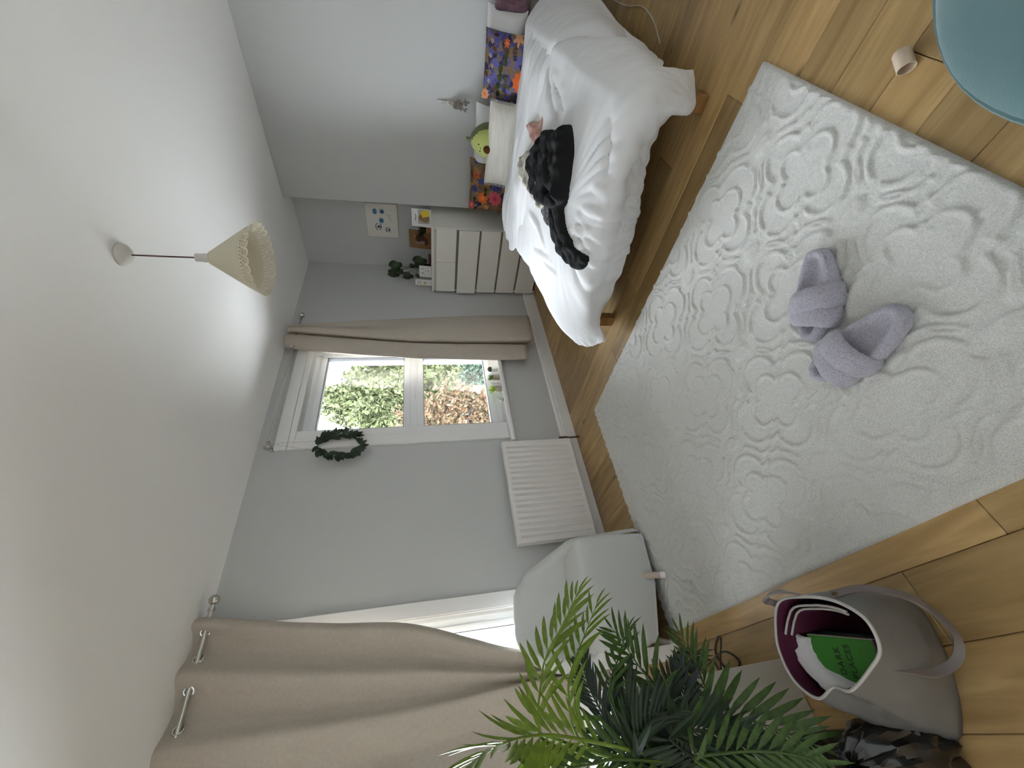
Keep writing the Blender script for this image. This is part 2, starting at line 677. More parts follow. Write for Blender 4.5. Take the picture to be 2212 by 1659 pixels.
def frame_ring(mb, x0, x1, z0, z1, wx, wz0, wz1, ya, yb, b=0.006):
    mb.rbox(x0, x0 + wx, ya, yb, z0, z1, b, 2).rbox(x1 - wx, x1, ya, yb, z0, z1, b, 2)
    mb.rbox(x0 + wx - 0.002, x1 - wx + 0.002, ya, yb, z0, z0 + wz0, b, 2).rbox(x0 + wx - 0.002, x1 - wx + 0.002, ya, yb, z1 - wz1, z1, b, 2)
    return mb


def window(n, a, tz0, tz1, nx):
    x0, x1, z0, z1 = a[0] - 0.03, a[1] + 0.02, a[2] + 0.0, a[3] + 0.03
    w = bpy.data.objects.new('window_%d' % n, None)
    COL.objects.link(w)
    w.location = ((x0 + x1) / 2, 3.25, z0)
    struct(w)
    fr = frame_ring(MB(), x0, x1, z0, z1, 0.07, 0.085, 0.085, 3.20, 3.30)
    fr.rbox(x0 + 0.06, x1 - 0.06, 3.205, 3.295, tz0 + 0.012, tz1 - 0.012, 0.006, 2)
    fr.build('frame', M_UPVC, w)
    iw = (x1 - x0 - 0.14) / nx
    for k in range(nx):
        xa, xb = x0 + 0.07 + k * iw, x0 + 0.07 + (k + 1) * iw
        for za, zb in ((z0 + 0.08, tz0 + 0.02), (tz1 - 0.02, z1 - 0.08)):
            s = frame_ring(MB(), xa - 0.008, xb + 0.008, za, zb, 0.045, 0.06, 0.06, 3.185, 3.255, 0.008).build('sash', M_UPVC, w)
            frame_ring(MB(), xa + 0.034, xb - 0.034, za + 0.057, zb - 0.057, 0.006, 0.006, 0.006, 3.19, 3.25, 0.0).build('gasket', M_GASKET, s, smooth=False)
            MB().box(xa + 0.03, xb - 0.03, 3.222, 3.228, za + 0.055, zb - 0.055).build('pane', M_GLASS, s, smooth=False)
    return w, (x0, x1)


w1, _ = window(1, W1, 1.415, 1.525, 1)
hd = MB().tube([(2.52, 3.185, 1.455), (2.55, 3.15, 1.455), (2.76, 3.15, 1.455), (2.79, 3.185, 1.455)], 0.008, 8)
hd.build('handle', M_UPVC, w1)
window(2, W2, 1.415, 1.525, 4)

# ------------------------------------------------------------------ outside
M_GROUND = mat('pale_bounce_ground', (0.58, 0.565, 0.54), 0.95, nscale=3, namt=0.25)  # assumed ground surface, made pale to bounce daylight up to the ceiling
M_LEAF_A = mat('green_tree_leaf', (0.062, 0.072, 0.032), 0.7, 0.1, nscale=1.3, namt=0.35)
M_LEAF_B = mat('blue_green_leaf', (0.040, 0.062, 0.045), 0.7, 0.1, nscale=1.5, namt=0.3)
M_LEAF_C = mat('autumn_leaf', (0.062, 0.054, 0.030), 0.7, 0.1, nscale=9, col2=(0.085, 0.042, 0.024, 1))
M_BARK = mat('bark', (0.09, 0.065, 0.045), 0.9)
M_ROOF = mat('grey_roof_tile', (0.05, 0.048, 0.05), 0.8, nscale=6, namt=0.2)
M_RENDER = mat('white_render', (0.085, 0.085, 0.085), 0.9)
M_BRICKO = mat('brown_brick', (0.14, 0.085, 0.06), 0.9)
g = MB().box(-25, 40, -40, 60, -3.3, -3.2).build('ground', M_GROUND, smooth=False)
struct(g)


def tree(name, label, c, rad, n, ls, lm, base, group, branches=6, seed=1, hollow=0.55):
    rng = np.random.default_rng(seed)
    t = thing(name, label, 'tree' if 'tree' in name else 'shrub', base, group)
    tr = MB()
    b = Vector(base)
    cc = Vector(c)
    tr.tube([b, b.lerp(cc, 0.5) + Vector((0.1, 0.05, 0)), cc], [0.11 * rad[0], 0.08 * rad[0], 0.03 * rad[0]], 7)
    for k in range(branches):
        d = Vector((rng.normal() * rad[0], rng.normal() * rad[1], rng.normal() * rad[2])) * 0.5
        s = b.lerp(cc, 0.45 + 0.5 * rng.random())
        tr.tube([s, s.lerp(cc + d, 0.5) + Vector((0, 0, 0.06)), cc + d], [0.035 * rad[0], 0.022 * rad[0], 0.008 * rad[0]], 5)
    tr.build('trunk', M_BARK, t)
    d = rng.normal(size=(n, 3))
    d /= np.linalg.norm(d, axis=1, keepdims=True)
    rr = (hollow + (1 - hollow) * rng.random(n)) ** 0.6
    lump = np.array([0.75 + 0.4 * noise.noise(Vector(q * 2.3 + seed)) + 0.15 * noise.noise(Vector(q * 6.0)) for q in d])
    P = np.array(c) + d * (rr * lump)[:, None] * np.array(rad)
    a1 = rng.normal(size=(n, 3))
    a1 /= np.linalg.norm(a1, axis=1, keepdims=True)
    a2 = np.cross(a1, rng.normal(size=(n, 3)))
    a2 /= np.linalg.norm(a2, axis=1, keepdims=True)
    L = ls * (0.6 + 0.8 * rng.random(n))[:, None]
    V = np.stack([P - a1 * L, P + a2 * L * 0.45 + a1 * L * 0.1, P + a1 * L, P - a2 * L * 0.45 + a1 * L * 0.1], 1).reshape(-1, 3)
    F = np.arange(4 * n).reshape(-1, 4)
    me = bpy.data.meshes.new('crown')
    me.from_pydata(V.tolist(), [], F.tolist())
    me.materials.append(lm)
    o = bpy.data.objects.new('crown', me)
    COL.objects.link(o)
    o['kind'] = 'stuff'
    o.parent = t
    o.matrix_parent_inverse = t.matrix_basis.inverted()
    return t


tree('broadleaf_tree', 'tall round green tree filling the upper pane of the window', (7.5, 9.2, 2.1), (1.85, 1.4, 2.2), 42000, 0.075, M_LEAF_A, (7.5, 9.2, -3.2), None, 9, 3)
tree('bushy_tree', 'blue-green bushy tree low behind the house roof seen through the window', (10.4, 11.0, -0.9), (2.4, 1.2, 1.8), 16000, 0.09, M_LEAF_B, (10.6, 11, -3.2), None, 5, 5)
tree('autumn_tree', 'small red and brown leaved tree with bare twigs close outside the window', (4.05, 5.7, 0.75), (0.80, 0.55, 1.45), 5200, 0.045, M_LEAF_C, (4.0, 5.7, -3.2), None, 16, 9, 0.25)
h = thing('neighbour_house', 'pale neighbouring house with a grey tiled roof beyond the trees', 'house', (13.6, 15.5, -3.2))
MB().box(11.9, 17, 14.6, 19, -3.2, 0.35).build('wall', M_RENDER, h, smooth=False)
rf = MB().add([(11.6, 14.35, 0.42), (17.3, 14.35, 0.42), (17.3, 16.6, 2.0), (11.6, 16.6, 2.0), (11.6, 19, 0.42), (17.3, 19, 0.42), (11.6, 14.35, 0.34), (17.3, 14.35, 0.34)],
              [(0, 1, 2, 3), (3, 2, 5, 4), (0, 6, 7, 1)]).build('roof', M_ROOF, h, smooth=False)
for r_ in range(9):
    mb = MB()
    for k in range(16):
        t0 = r_ / 9
        x0 = 11.62 + k * 0.36 + (0.18 if r_ % 2 else 0)
        y0, z0 = 14.37 + 2.2 * t0, 0.45 + 1.55 * t0
        mb.add([(x0, y0, z0 + 0.03), (x0 + 0.33, y0, z0 + 0.03), (x0 + 0.33, y0 + 0.24, z0 + 0.16), (x0, y0 + 0.24, z0 + 0.16), (x0, y0, z0 - 0.03), (x0 + 0.33, y0, z0 - 0.03)], [(0, 1, 2, 3), (4, 5, 1, 0)])
    mb.build('tile_row', M_ROOF, rf, smooth=False)
MB().box(11.55, 17.35, 14.28, 14.36, 0.26, 0.46).build('fascia', M_UPVC, h, smooth=False)
MB().box(12.6, 13.2, 14.55, 14.61, -0.9, -0.1).build('window', M_GLOSS, h, smooth=False)

# ------------------------------------------------------------------ bed
BX0, BX1, BY0, BY1 = 2.115, 4.25, 0.44, 1.885
bed = thing('double_bed', 'low double bed with an oak frame and square legs under the white duvet', 'bed', ((BX0 + BX1) / 2, (BY0 + BY1) / 2, 0))
MB().rbox(BX0 + 0.105, BX0 + 0.14, BY0 + 0.02, BY1 - 0.02, 0.165, 0.295, 0.004, 1).build('foot_rail', M_DARKWOOD, bed, smooth=False)
for y in (BY0 + 0.02, BY1 - 0.05):
    MB().rbox(BX0 + 0.055, BX1 - 0.03, y, y + 0.03, 0.165, 0.295, 0.004, 1).build('side_rail', M_DARKWOOD, bed, smooth=False)
MB().rbox(BX1 - 0.03, BX1, BY0 + 0.02, BY1 - 0.02, 0.165, 0.42, 0.004, 1).build('head_rail', M_DARKWOOD, bed, smooth=False)
for x in (BX0, BX1 - 0.065):
    for y in (BY0, BY1 - 0.075):
        MB().rbox(x, x + 0.065, y, y + 0.075, 0, 0.30, 0.004, 1).build('leg', M_DARKWOOD, bed, smooth=False)
for k in range(8):
    MB().rbox(BX0 + 0.15 + k * 0.25, BX0 + 0.25 + k * 0.25, BY0 + 0.05, BY1 - 0.05, 0.255, 0.273, 0.003, 1).build('slat', M_DARKWOOD, bed, smooth=False)
MB().rbox(BX0 + 0.20, BX1 - 0.035, BY0 + 0.06, BY1 - 0.09, 0.275, 0.43, 0.05, 4).build('mattress', M_WHITE_CLOTH, bed)

net = [
    [(3.98, .34, .22), (4.0, .37, .38), (4.0, .50, .50), (4.0, .62, .515), (4.0, .85, .515), (4.0, 1.15, .515), (4.0, 1.5, .515), (4.0, 1.80, .525), (3.97, 1.98, .44), (3.95, 2.02, .28)],
    [(3.50, .31, .19), (3.58, .35, .37), (3.6, .48, .525), (3.6, .60, .54), (3.6, .85, .54), (3.6, 1.15, .54), (3.6, 1.5, .55), (3.6, 1.87, .565), (3.6, 1.99, .47), (3.6, 2.02, .28)],
    [(3.08, .37, .18), (3.1, .36, .36), (3.1, .46, .515), (3.1, .58, .535), (3.1, .85, .545), (3.1, 1.15, .555), (3.1, 1.5, .545), (3.1, 1.86, .52), (3.1, 1.98, .43), (3.1, 2.03, .26)],
    [(2.62, .39, .18), (2.6, .365, .34), (2.6, .46, .495), (2.6, .57, .52), (2.6, .82, .535), (2.6, 1.15, .545), (2.6, 1.5, .525), (2.62, 1.82, .46), (2.6, 1.97, .395), (2.58, 2.05, .25)],
    [(2.34, .39, .19), (2.27, .375, .33), (2.23, .46, .45), (2.22, .57, .48), (2.22, .8, .505), (2.2, 1.15, .515), (2.22, 1.45, .485), (2.27, 1.77, .40), (2.24, 1.97, .33), (2.2, 2.06, .21)],
    [(2.17, .385, .25), (2.10, .40, .31), (2.04, .47, .375), (2.02, .57, .395), (1.98, .8, .41), (1.93, 1.12, .42), (1.95, 1.40, .395), (2.03, 1.70, .315), (2.06, 1.88, .26), (2.05, 2.0, .185)],
    [(2.165, .380, .17), (2.10, .42, .18), (2.045, .48, .22), (2.05, .545, .255), (2.04, .80, .30), (1.94, 1.12, .30), (1.95, 1.4, .285), (1.985, 1.7, .235), (1.97, 1.84, .18), (1.97, 1.92, .155)],
    [(2.185, .375, .105), (2.125, .43, .10), (2.065, .49, .105), (2.105, .515, .185), (2.115, .68, .215), (2.02, 1.04, .195), (1.975, 1.35, .195), (2.02, 1.70, .195), (1.935, 1.79, .15), (1.885, 1.82, .14)],
]
NU, NV = 26, 22
D = surf(net, NU, NV)
N = normals_of(D)
if N[len(N) // 3, N.shape[1] // 2, 2] < 0:
    N = -N
X, Y, Z = D[:, :, 0], D[:, :, 1], D[:, :, 2]
top = np.clip((Z - 0.36) / 0.12, 0, 1)
disp = 0.012 * fnoise(D, 2.2, 2.2, 2.2, 3.1) + 0.006 * fnoise(D, 6, 4, 5, 8.2)
wq = np.abs(fnoise(D, 11, 7, 6, 6.6)) + 0.6 * np.abs(fnoise(D, 23, 15, 12, 2.6))
disp += 0.016 * np.clip(0.30 - wq, -0.3, 0.3) * np.clip(0.25 + 1.5 * fnoise(D, 1.9, 1.9, 1.9, 9.5), 0, 1)
# long soft creases that run across the bed near the pillows, and fan out from the heap of clothes
head = np.clip((X - 2.55) / 0.5, 0, 1) * top
rid = np.abs(fnoise(D, 9, 2.2, 3, 1.3))
disp += head * (0.020 * (0.35 - rid))
fan_c = (2.25, 1.05)
ang = np.arctan2(Y - fan_c[1], X - fan_c[0])
rad = np.hypot(X - fan_c[0], Y - fan_c[1])
fan = np.exp(-((rad - 0.35) / 0.25) ** 2) * np.clip((2.4 - X) / 0.3, 0, 1)
fn = np.array([[noise.noise(Vector((ang[i, j] * 6.5, rad[i, j] * 1.5, 4.4))) for j in range(D.shape[1])] for i in range(D.shape[0])])
disp += fan * 0.030 * (0.25 - np.abs(fn)) * 1.3
for L, h_, w_ in [
    ([(2.20, .30), (2.59, .34), (2.907, .41), (3.064, .485), (3.097, .572), (3.025, .66), (2.79, .757), (2.67, .774)], -0.030, 0.022),
    ([(3.256, .70), (3.006, .956), (2.95, 1.15)], -0.020, 0.02),
    ([(3.425, .90), (3.25, 1.136), (3.327, 1.518)], -0.022, 0.02),
    ([(2.913, .621), (2.659, .692), (2.562, .709)], -0.014, 0.014),
    ([(1.93, .736), (1.96, .70), (1.97, .66)], 0.015, 0.02),
    ([(2.05, .867), (1.97, .86), (1.95, .8)], 0.018, 0.02),
    ([(2.06, 1.0), (1.97, .97), (1.93, .97)], 0.018, 0.02),
    ([(2.10, 1.14), (1.97, 1.08)], 0.018, 0.018),
    ([(2.10, 1.25), (1.97, 1.15)], 0.015, 0.018),
    ([(2.69, 1.64), (2.3, 1.467)], 0.014, 0.018),
    ([(2.48, 1.58), (2.25, 1.538)], 0.014, 0.016),
    ([(2.9, 1.45), (2.6, 1.40), (2.4, 1.45)], 0.016, 0.02),
    ([(2.11, .56), (2.0, .80)], -0.018, 0.02),
]:
    dd, pr = seg_dist(X, Y, L)
    disp += h_ * np.exp(-(dd / w_) ** 2) * (np.sin(np.clip(pr, 0, 1) * PI) ** 0.5 + 0.15) * np.where(Z > 0.2, 1, 0)
D = D + N * disp[:, :, None]
D[:, :, 2] = np.maximum(D[:, :, 2], 0.012)
dv = MB().grid(D, flip=True)
duvet = dv.build('duvet', M_WHITE_CLOTH, None, angle=180)
tag(duvet, 'rumpled white duvet spread over the low oak bed, one corner trailing to the floor', 'duvet')
sm = solidify(duvet, 0.022, -1)
bvh = BVHTree.FromPolygons([Vector(v) for v in dv.v], dv.f)


def bed_z(x, y, default=0.5):
    h = bvh.ray_cast(Vector((x, y, 2)), Vector((0, 0, -1)))
    return h[0].z if h[0] is not None else default


# white sheet turned down over the duvet below the pillows
net2 = []
for x_, hgt, yn, yf in ((3.04, .004, .50, 1.60), (3.10, .045, .48, 1.78), (3.24, .05, .46, 1.98), (3.40, .045, .44, 1.99), (3.58, .05, .45, 1.95), (3.74, .03, .47, 1.92)):
    row = []
    for k in range(9):
        t = k / 8
        y_ = yn + (yf - yn) * t
        xx = x_ + 0.06 * math.sin(4.4 * t + 0.4) - (0.30 if False else 0) + 0.12 * max(0, t - 0.6)
        row.append((xx, y_, bed_z(min(max(xx, 2.0), 3.95), min(max(y_, 0.46), 1.86)) + hgt * (0.6 + 0.5 * math.sin(7 * t + 3 * x_) ** 2) - (0.03 if k in (0, 8) else 0)))
    net2.append(row)
T = surf(net2, 12, 20)
NT = normals_of(T)
if NT[10, 10, 2] < 0:
    NT = -NT
wr = 0.026 * (0.3 - np.abs(fnoise(T, 10, 2.0, 2, 5.5))) + 0.008 * fnoise(T, 14, 5, 5, 2.5)
T = T + NT * wr[:, :, None]
sh = MB().grid(T, flip=True).build('turned_down_sheet', M_WHITE_CLOTH, None, angle=180)
tag(sh, 'creased white top sheet turned down across the bed below the pillows', 'sheet')
solidify(sh, 0.014, -1)


def cushion(name, label, cat, corner, right, upv, wd, ht, th, m, group=None, n=22, pinch=0.06, sag=0.0, fringe=None, seam=None, seed=0):
    """corner: lower left corner seen from the front; right/upv: unit vectors; thickness grows both ways from the mid plane"""
    right, upv = Vector(right).normalized(), Vector(upv)
    upv = (upv - right * upv.dot(right)).normalized()
    nr = right.cross(upv).normalized()
    o0 = Vector(corner)
    vv, uv = [], []
    for side in (1, -1):
        for i in range(n + 1):
            for j in range(n + 1):
                u, v = i / n, j / n
                a, b = 2 * u - 1, 2 * v - 1
                pu = a * (1 - pinch * (1 - b * b) ** 1)
                pv = b * (1 - pinch * (1 - a * a) ** 1)
                t = (max(0, 1 - abs(a) ** 2.6) * max(0, 1 - abs(b) ** 2.6)) ** 0.62
                t += 0.10 * noise.noise(Vector((u * 4 + seed, v * 4, side))) * min(1, t * 3)
                p = o0 + right * (pu + 1) / 2 * wd + upv * ((pv + 1) / 2 * ht - sag * (1 - a * a) * max(0, b)) + nr * (side * t * th / 2)
                vv.append(p)
                uv.append((u, v))
    f = []
    m1 = (n + 1) * (n + 1)
    for i in range(n):
        for j in range(n):
            a, b, c, d = i * (n + 1) + j, (i + 1) * (n + 1) + j, (i + 1) * (n + 1) + j + 1, i * (n + 1) + j + 1
            f.append((a, b, c, d))
            f.append((d + m1, c + m1, b + m1, a + m1))
    mb = MB().add(vv, f)
    o = mb.build(name, m, None, uv=uv, angle=180)
    tag(o, label, cat, group)
    if seam is not None:
        loop = [o0, o0 + right * wd, o0 + right * wd + upv * ht, o0 + upv * ht]
        pts = []
        for k in range(4):
            A, B = loop[k], loop[(k + 1) % 4]
            for q in range(8):
                t = q / 8
                s = 4 * t * (1 - t) * pinch
                mid = (loop[0] + loop[2]) / 2
                pts.append(A.lerp(B, t).lerp(mid, s * 0.5))
        pts.append(pts[0])
        MB().tube(pts, seam, 6, caps=False).build('piping', m, o)
    if fringe is not None:
        mb = MB()
        rg = random.Random(3)
        for edge in (0, 1):
            for k in range(60):
                v = k / 60
                b = 2 * v - 1
                e = (pinch * (1 - b * b)) * 0.5
                p = o0 + right * ((1 - e) * wd if edge else e * wd) + upv * (v * ht)
                d = right * (1 if edge else -1) * rg.uniform(0.012, 0.03) + upv * rg.uniform(-0.012, 0.012) + nr * rg.uniform(-0.008, 0.008)
                mb.tube([p, p + d], 0.0012, 4, caps=False)
        q = mb.build('fringe', fringe, o)
        q['kind'] = 'stuff'
    return o


BLUE, NAVY, TAN, BROWN, GREY = (72, 74, 132), (50, 50, 84), (122, 100, 74), (84, 64, 52), (108, 102, 104)
OR, ROSE, OLIVE, DGREEN, PEACH = (212, 100, 46), (196, 84, 98), (70, 74, 32), (40, 50, 28), (206, 150, 110)
F_RIGHT = floral_mat('blue_floral_print', [BLUE, GREY, (92, 92, 160), BROWN, NAVY, TAN, BLUE, (120, 104, 96), (80, 84, 160)],
                     [(.45, .60, .13, 2, .45, OLIVE, DGREEN), (.66, .50, .10, 2, .4, OLIVE, DGREEN), (.30, .46, .12, 3, .5, (84, 80, 56), DGREEN),
                      (.36, .14, .17, 9, .10, OR, (232, 122, 60)), (.08, .92, .10, 8, .12, PEACH, OR), (.88, .52, .07, 7, .2, OR, PEACH),
                      (.97, .28, .13, 6, .25, PEACH, (190, 150, 130)), (.52, .80, .035, 4, .2, (180, 160, 150), (60, 50, 50)), (.66, .86, .035, 4, .2, (180, 160, 150), (60, 50, 50)),
                      (.86, .84, .035, 4, .2, (180, 160, 150), (60, 50, 50)), (.30, .86, .035, 4, .2, (180, 160, 150), (60, 50, 50)), (.20, .62, .12, 2, .5, DGREEN, OLIVE)], 11)
F_LEFT = floral_mat('tan_floral_print', [TAN, (150, 110, 70), BROWN, TAN, (110, 84, 60), NAVY, (160, 120, 82), BLUE, (120, 92, 62)],
                    [(.32, .36, .16, 9, .10, ROSE, (160, 50, 70)), (.30, .66, .13, 8, .12, OR, (236, 130, 60)), (.43, .60, .085, 2, .45, DGREEN, OLIVE), (.22, .86, .08, 2, .4, DGREEN, OLIVE),
                     (.12, .93, .10, 8, .15, ROSE, PEACH), (.46, .86, .09, 6, .2, BLUE, NAVY), (.55, .30, .10, 6, .2, BLUE, NAVY), (.72, .84, .09, 6, .2, (190, 96, 56), BROWN), (.10, .56, .06, 5, .2, PEACH, ROSE)], 9)
M_CREAM = mat('cream_slub_cotton', (0.70, 0.675, 0.61), 0.95, 0.1, nscale=22, namt=0.12, stretch=(1, 0.25, 3), bump=0.5, bscale=120)
# seen from the room the head of the bed runs from left (far, +Y) to right (near, -Y)
RV = (0, -1, 0)
cushion('pillow', 'white pillow lying against the wall behind the blue floral cushion', 'pillow', (4.12, 1.10, .51), RV, (0.35, 0, 1), .62, .32, .17, M_WHITE_CLOTH, seed=1)
cushion('pillow', 'white pillow standing behind the avocado toy and the cream cushion', 'pillow', (4.14, 1.93, .52), (0.0, -1, 0.0), (0.16, 0, 1), .80, .34, .16, M_WHITE_CLOTH, seed=5)
cushion('scatter_cushion', 'blue and purple floral cushion with a large orange flower, nearest the camera', 'cushion', (4.02, 1.085, .465), RV, (0.30, 0.10, 1), .475, .375, .13, F_RIGHT, pinch=0.05, seed=2)
cushion('scatter_cushion', 'tan floral cushion with pink and orange flowers at the far end of the bed', 'cushion', (4.0, 2.055, .455), (0.10, -1, 0.02), (0.30, -0.08, 1), .50, .44, .13, F_LEFT, pinch=0.07, seed=7)
cushion('scatter_cushion', 'plain cream oblong cushion with frayed ends in front of the avocado toy', 'cushion', (3.90, 1.72, .50), (0.06, -1, 0.0), (0.30, 0, 1), .66, .27, .14, M_CREAM, fringe=M_CREAM, pinch=0.03, seed=4)
M_PLUM = mat('plum_plush', (0.13, 0.065, 0.085), 1.0, 0.1, nscale=25, namt=0.5, bump=0.6, bscale=200, sheen=0.4)
cushion('scatter_cushion', 'plum coloured plush cushion at the near corner of the bed head', 'cushion', (4.14, .53, .49), RV, (0.22, 0.0, 1), .34, .28, .14, M_PLUM, seed=9)
M_DKB = mat('dark_brown_cloth', (0.035, 0.02, 0.012), 0.9, nscale=12, col2=(0.12, 0.045, 0.015, 1))

# avocado toy
av = thing('avocado_toy', 'round plush avocado toy with a stalk and brown stone, behind the cream cushion', 'toy', (4.10, 1.40, .52))
M_AVD = mat('dark_green_plush', (0.125, 0.15, 0.05), 1.0, 0.1, bump=0.5, bscale=220, sheen=0.4)
M_AVL = mat('light_green_plush', (0.46, 0.50, 0.16), 1.0, 0.1, bump=0.4, bscale=220, sheen=0.4)
M_PIT = mat('brown_plush', (0.10, 0.04, 0.012), 1.0, 0.1, bump=0.4, bscale=220)
AC, AR = Vector((4.10, 1.40, .735)), 0.148


def av_wob(i, t, r, z):
    return (r * (1.0 - 0.22 * max(0, z / AR) ** 1.5), z * 1.12)


prof = [(max(math.sin(PI * i / 18), 1e-4) * AR, -math.cos(PI * i / 18) * AR) for i in range(19)]
MB().lathe(prof, 28, AC, None, av_wob).build('body', M_AVD, av)
# the pale front: the same egg, slightly larger, kept only on the side that faces the room
FD = Vector((-0.93, 0.28, 0.12)).normalized()
big = MB().lathe([(r * 1.012, z * 1.012) for r, z in prof], 40, AC, None, av_wob)
keep = [q for q in big.f if all((Vector(big.v[k]) - AC).normalized().dot(FD) > 0.30 for k in q)]
big.f = keep
big.build('front', M_AVL, av)


def on_egg(dirv, lift):
    d = Vector(dirv).normalized()
    for s in np.linspace(0.2, 0.06, 200):
        p = d * s
        zz = p.z / 1.12
        if abs(zz) < AR:
            r = math.sqrt(AR * AR - zz * zz) * (1.0 - 0.22 * max(0, zz / AR) ** 1.5)
            if math.hypot(p.x, p.y) <= r:
                return AC + p + d * lift
    return AC + d * AR


MB().ball(on_egg((-1, .20, .16), -0.006), 0.036, 16, 10).build('stone', M_PIT, av)
for d in ((-1, .02, .90), (-1, .55, .78)):
    MB().ball(on_egg(d, 0.002), 0.0065, 10, 6).build('eye', mat('black_thread', (0.01, 0.01, 0.01), 0.5), av)
MB().tube([on_egg(d, 0.003) for d in ((-1, .18, .72), (-1, .26, .66), (-1, .36, .67))], 0.002, 6).build('mouth', mat('dark_thread', (0.03, 0.03, 0.01), 0.8), av)
MB().tube([AC + Vector((0, 0, AR * 1.08)), AC + Vector((0, -.004, AR * 1.2)), AC + Vector((-.004, -.008, AR * 1.36))], [0.016, 0.013, 0.011], 10).build('stalk', M_AVD, av)


# clothes left on the bed: outlines are given in the grid of the duvet (row, column), so that the cloth follows its surface
CELL = 0.0155


def on_duvet(i, j):
    i, j = min(max(i, 0), D.shape[0] - 1.001), min(max(j, 0), D.shape[1] - 1.001)
    i0, j0 = int(i), int(j)
    a, b = i - i0, j - j0
    f = lambda A: A[i0, j0] * (1 - a) * (1 - b) + A[i0 + 1, j0] * a * (1 - b) + A[i0, j0 + 1] * (1 - a) * b + A[i0 + 1, j0 + 1] * a * b
    n = f(N)
    return f(D), n / np.linalg.norm(n)


def garment(outline, h, seed=0, step=0.011, wr=0.010, edge=0.03, lift=0.004, folds=(), fq=(9, 9)):
    pts = cr(np.array(outline, float) * CELL, 5, closed=True)
    loop = list(map(tuple, pts)) + [tuple(pts[0])]
    A, B = pts, np.roll(pts, -1, 0)
    inner = []
    for x in np.arange(pts[:, 0].min(), pts[:, 0].max(), step):
        for y in np.arange(pts[:, 1].min(), pts[:, 1].max(), step):
            c = ((A[:, 1] > y) != (B[:, 1] > y)) & (x < (B[:, 0] - A[:, 0]) * (y - A[:, 1]) / (B[:, 1] - A[:, 1] + 1e-12) + A[:, 0])
            if c.sum() % 2:
                inner.append((x + random.uniform(-.2, .2) * step, y + random.uniform(-.2, .2) * step))
    IN = np.array(inner)
    dist, _ = seg_dist(IN[:, 0], IN[:, 1], loop)
    IN = IN[dist > step * 0.5]
    nb = len(pts)
    r = delaunay_2d_cdt([Vector(p) for p in pts] + [Vector(p) for p in IN], [], [list(range(nb))], 1, 1e-5)
    V, F = r[0], r[2]
    VV = np.array([(v.x, v.y) for v in V])
    dd, _ = seg_dist(VV[:, 0], VV[:, 1], loop)
    hh = np.zeros(len(V))
    for L, fh, fw_ in folds:
        q, _ = seg_dist(VV[:, 0], VV[:, 1], [tuple(np.array(p) * CELL) for p in L])
        hh += fh * np.exp(-(q / fw_) ** 2)
    top_, und_ = [], []
    for k, v in enumerate(V):
        P_, n_ = on_duvet(v.x / CELL, v.y / CELL)
        n_ = n_ + np.array([0, 0, .5])
        n_ /= np.linalg.norm(n_)
        t = min(dd[k] / edge, 1)
        t = math.sqrt(max(0, 1 - (1 - t) ** 2))
        z = t * (h + hh[k] + wr * 2.4 * (0.30 - abs(nz(v.x * fq[0], v.y * fq[1], seed))) + wr * 0.9 * nz(v.x * 20, v.y * 20, seed + 5))
        top_.append(tuple(P_ + n_ * (lift + 0.004 + max(z, 0))))
        und_.append(tuple(P_ + n_ * (lift + 0.001)))
    f = []
    for q in F:
        a, b, c = (V[q[i]] for i in range(3))
        f.append(tuple(q) if ((b - a).cross(c - a) > 0) == GSIGN else tuple(reversed(q)))
    mb = MB().add(top_, f)
    mb.add(und_, [tuple(reversed(q)) for q in f])
    n0 = len(top_)
    for k in range(nb):
        mb.f.append((k, n0 + k, n0 + (k + 1) % nb, (k + 1) % nb))
    return mb


# orientation of the (row, column) grid against its upward normal
GSIGN = bool(np.dot(np.cross(D[61, 100] - D[60, 100], D[60, 101] - D[60, 100]), N[60, 100]) > 0)
body = [(91, 80), (86, 82), (79, 87), (70, 89), (64, 97), (60, 105), (62, 110), (68, 115), (77, 115), (89, 111), (99, 107), (104, 102), (103, 99), (102, 94), (98, 86)]
sleeve = [(88, 108), (92, 111), (95, 115), (100, 121), (110, 124), (118, 125), (128, 123), (131, 116), (121, 115), (116, 113), (110, 111), (105, 107), (103, 105), (104, 102), (96, 102)]
jumper = garment(body, 0.056, 3, wr=0.018, edge=0.04, lift=0.022, folds=(([(79, 87), (86, 96), (92, 108)], -0.034, 0.018), ([(70, 92), (74, 104), (76, 114)], -0.026, 0.016), ([(90, 83), (97, 92), (101, 101)], 0.022, 0.035), ([(84, 90), (84, 104)], 0.018, 0.02), ([(88, 104), (100, 103)], -0.03, 0.014))).build('black_jumper', M_BLACK, None, angle=180)
tag(jumper, 'crumpled black jumper thrown on the duvet with one arm stretched out', 'clothing')
garment(sleeve, 0.038, 8, wr=0.008, edge=0.045, lift=0.012, folds=(([(94, 108), (104, 114), (112, 117)], -0.014, 0.008),)).build('sleeve', M_BLACK, jumper, angle=180)
M_ANIMAL = mat('grey_patterned_jersey', (0.52, 0.49, 0.43), 0.9, 0.1, nscale=26, col2=(0.24, 0.22, 0.18, 1), bump=0.2, bscale=160)
o = garment([(61, 101), (53, 107), (42, 116), (46, 119), (54, 120), (63, 118.5), (68, 118), (75, 118), (83, 115.5), (84, 111), (76, 108), (68, 106)], 0.045, 5, wr=0.016, lift=0.012).build('patterned_top', M_ANIMAL, None, angle=180)
tag(o, 'grey and cream patterned top half hidden under the black jumper', 'clothing')
M_PINK = mat('dusty_pink_cloth', (0.42, 0.22, 0.18), 0.9, 0.1, nscale=18, col2=(0.56, 0.40, 0.36, 1), bump=0.2, bscale=160)
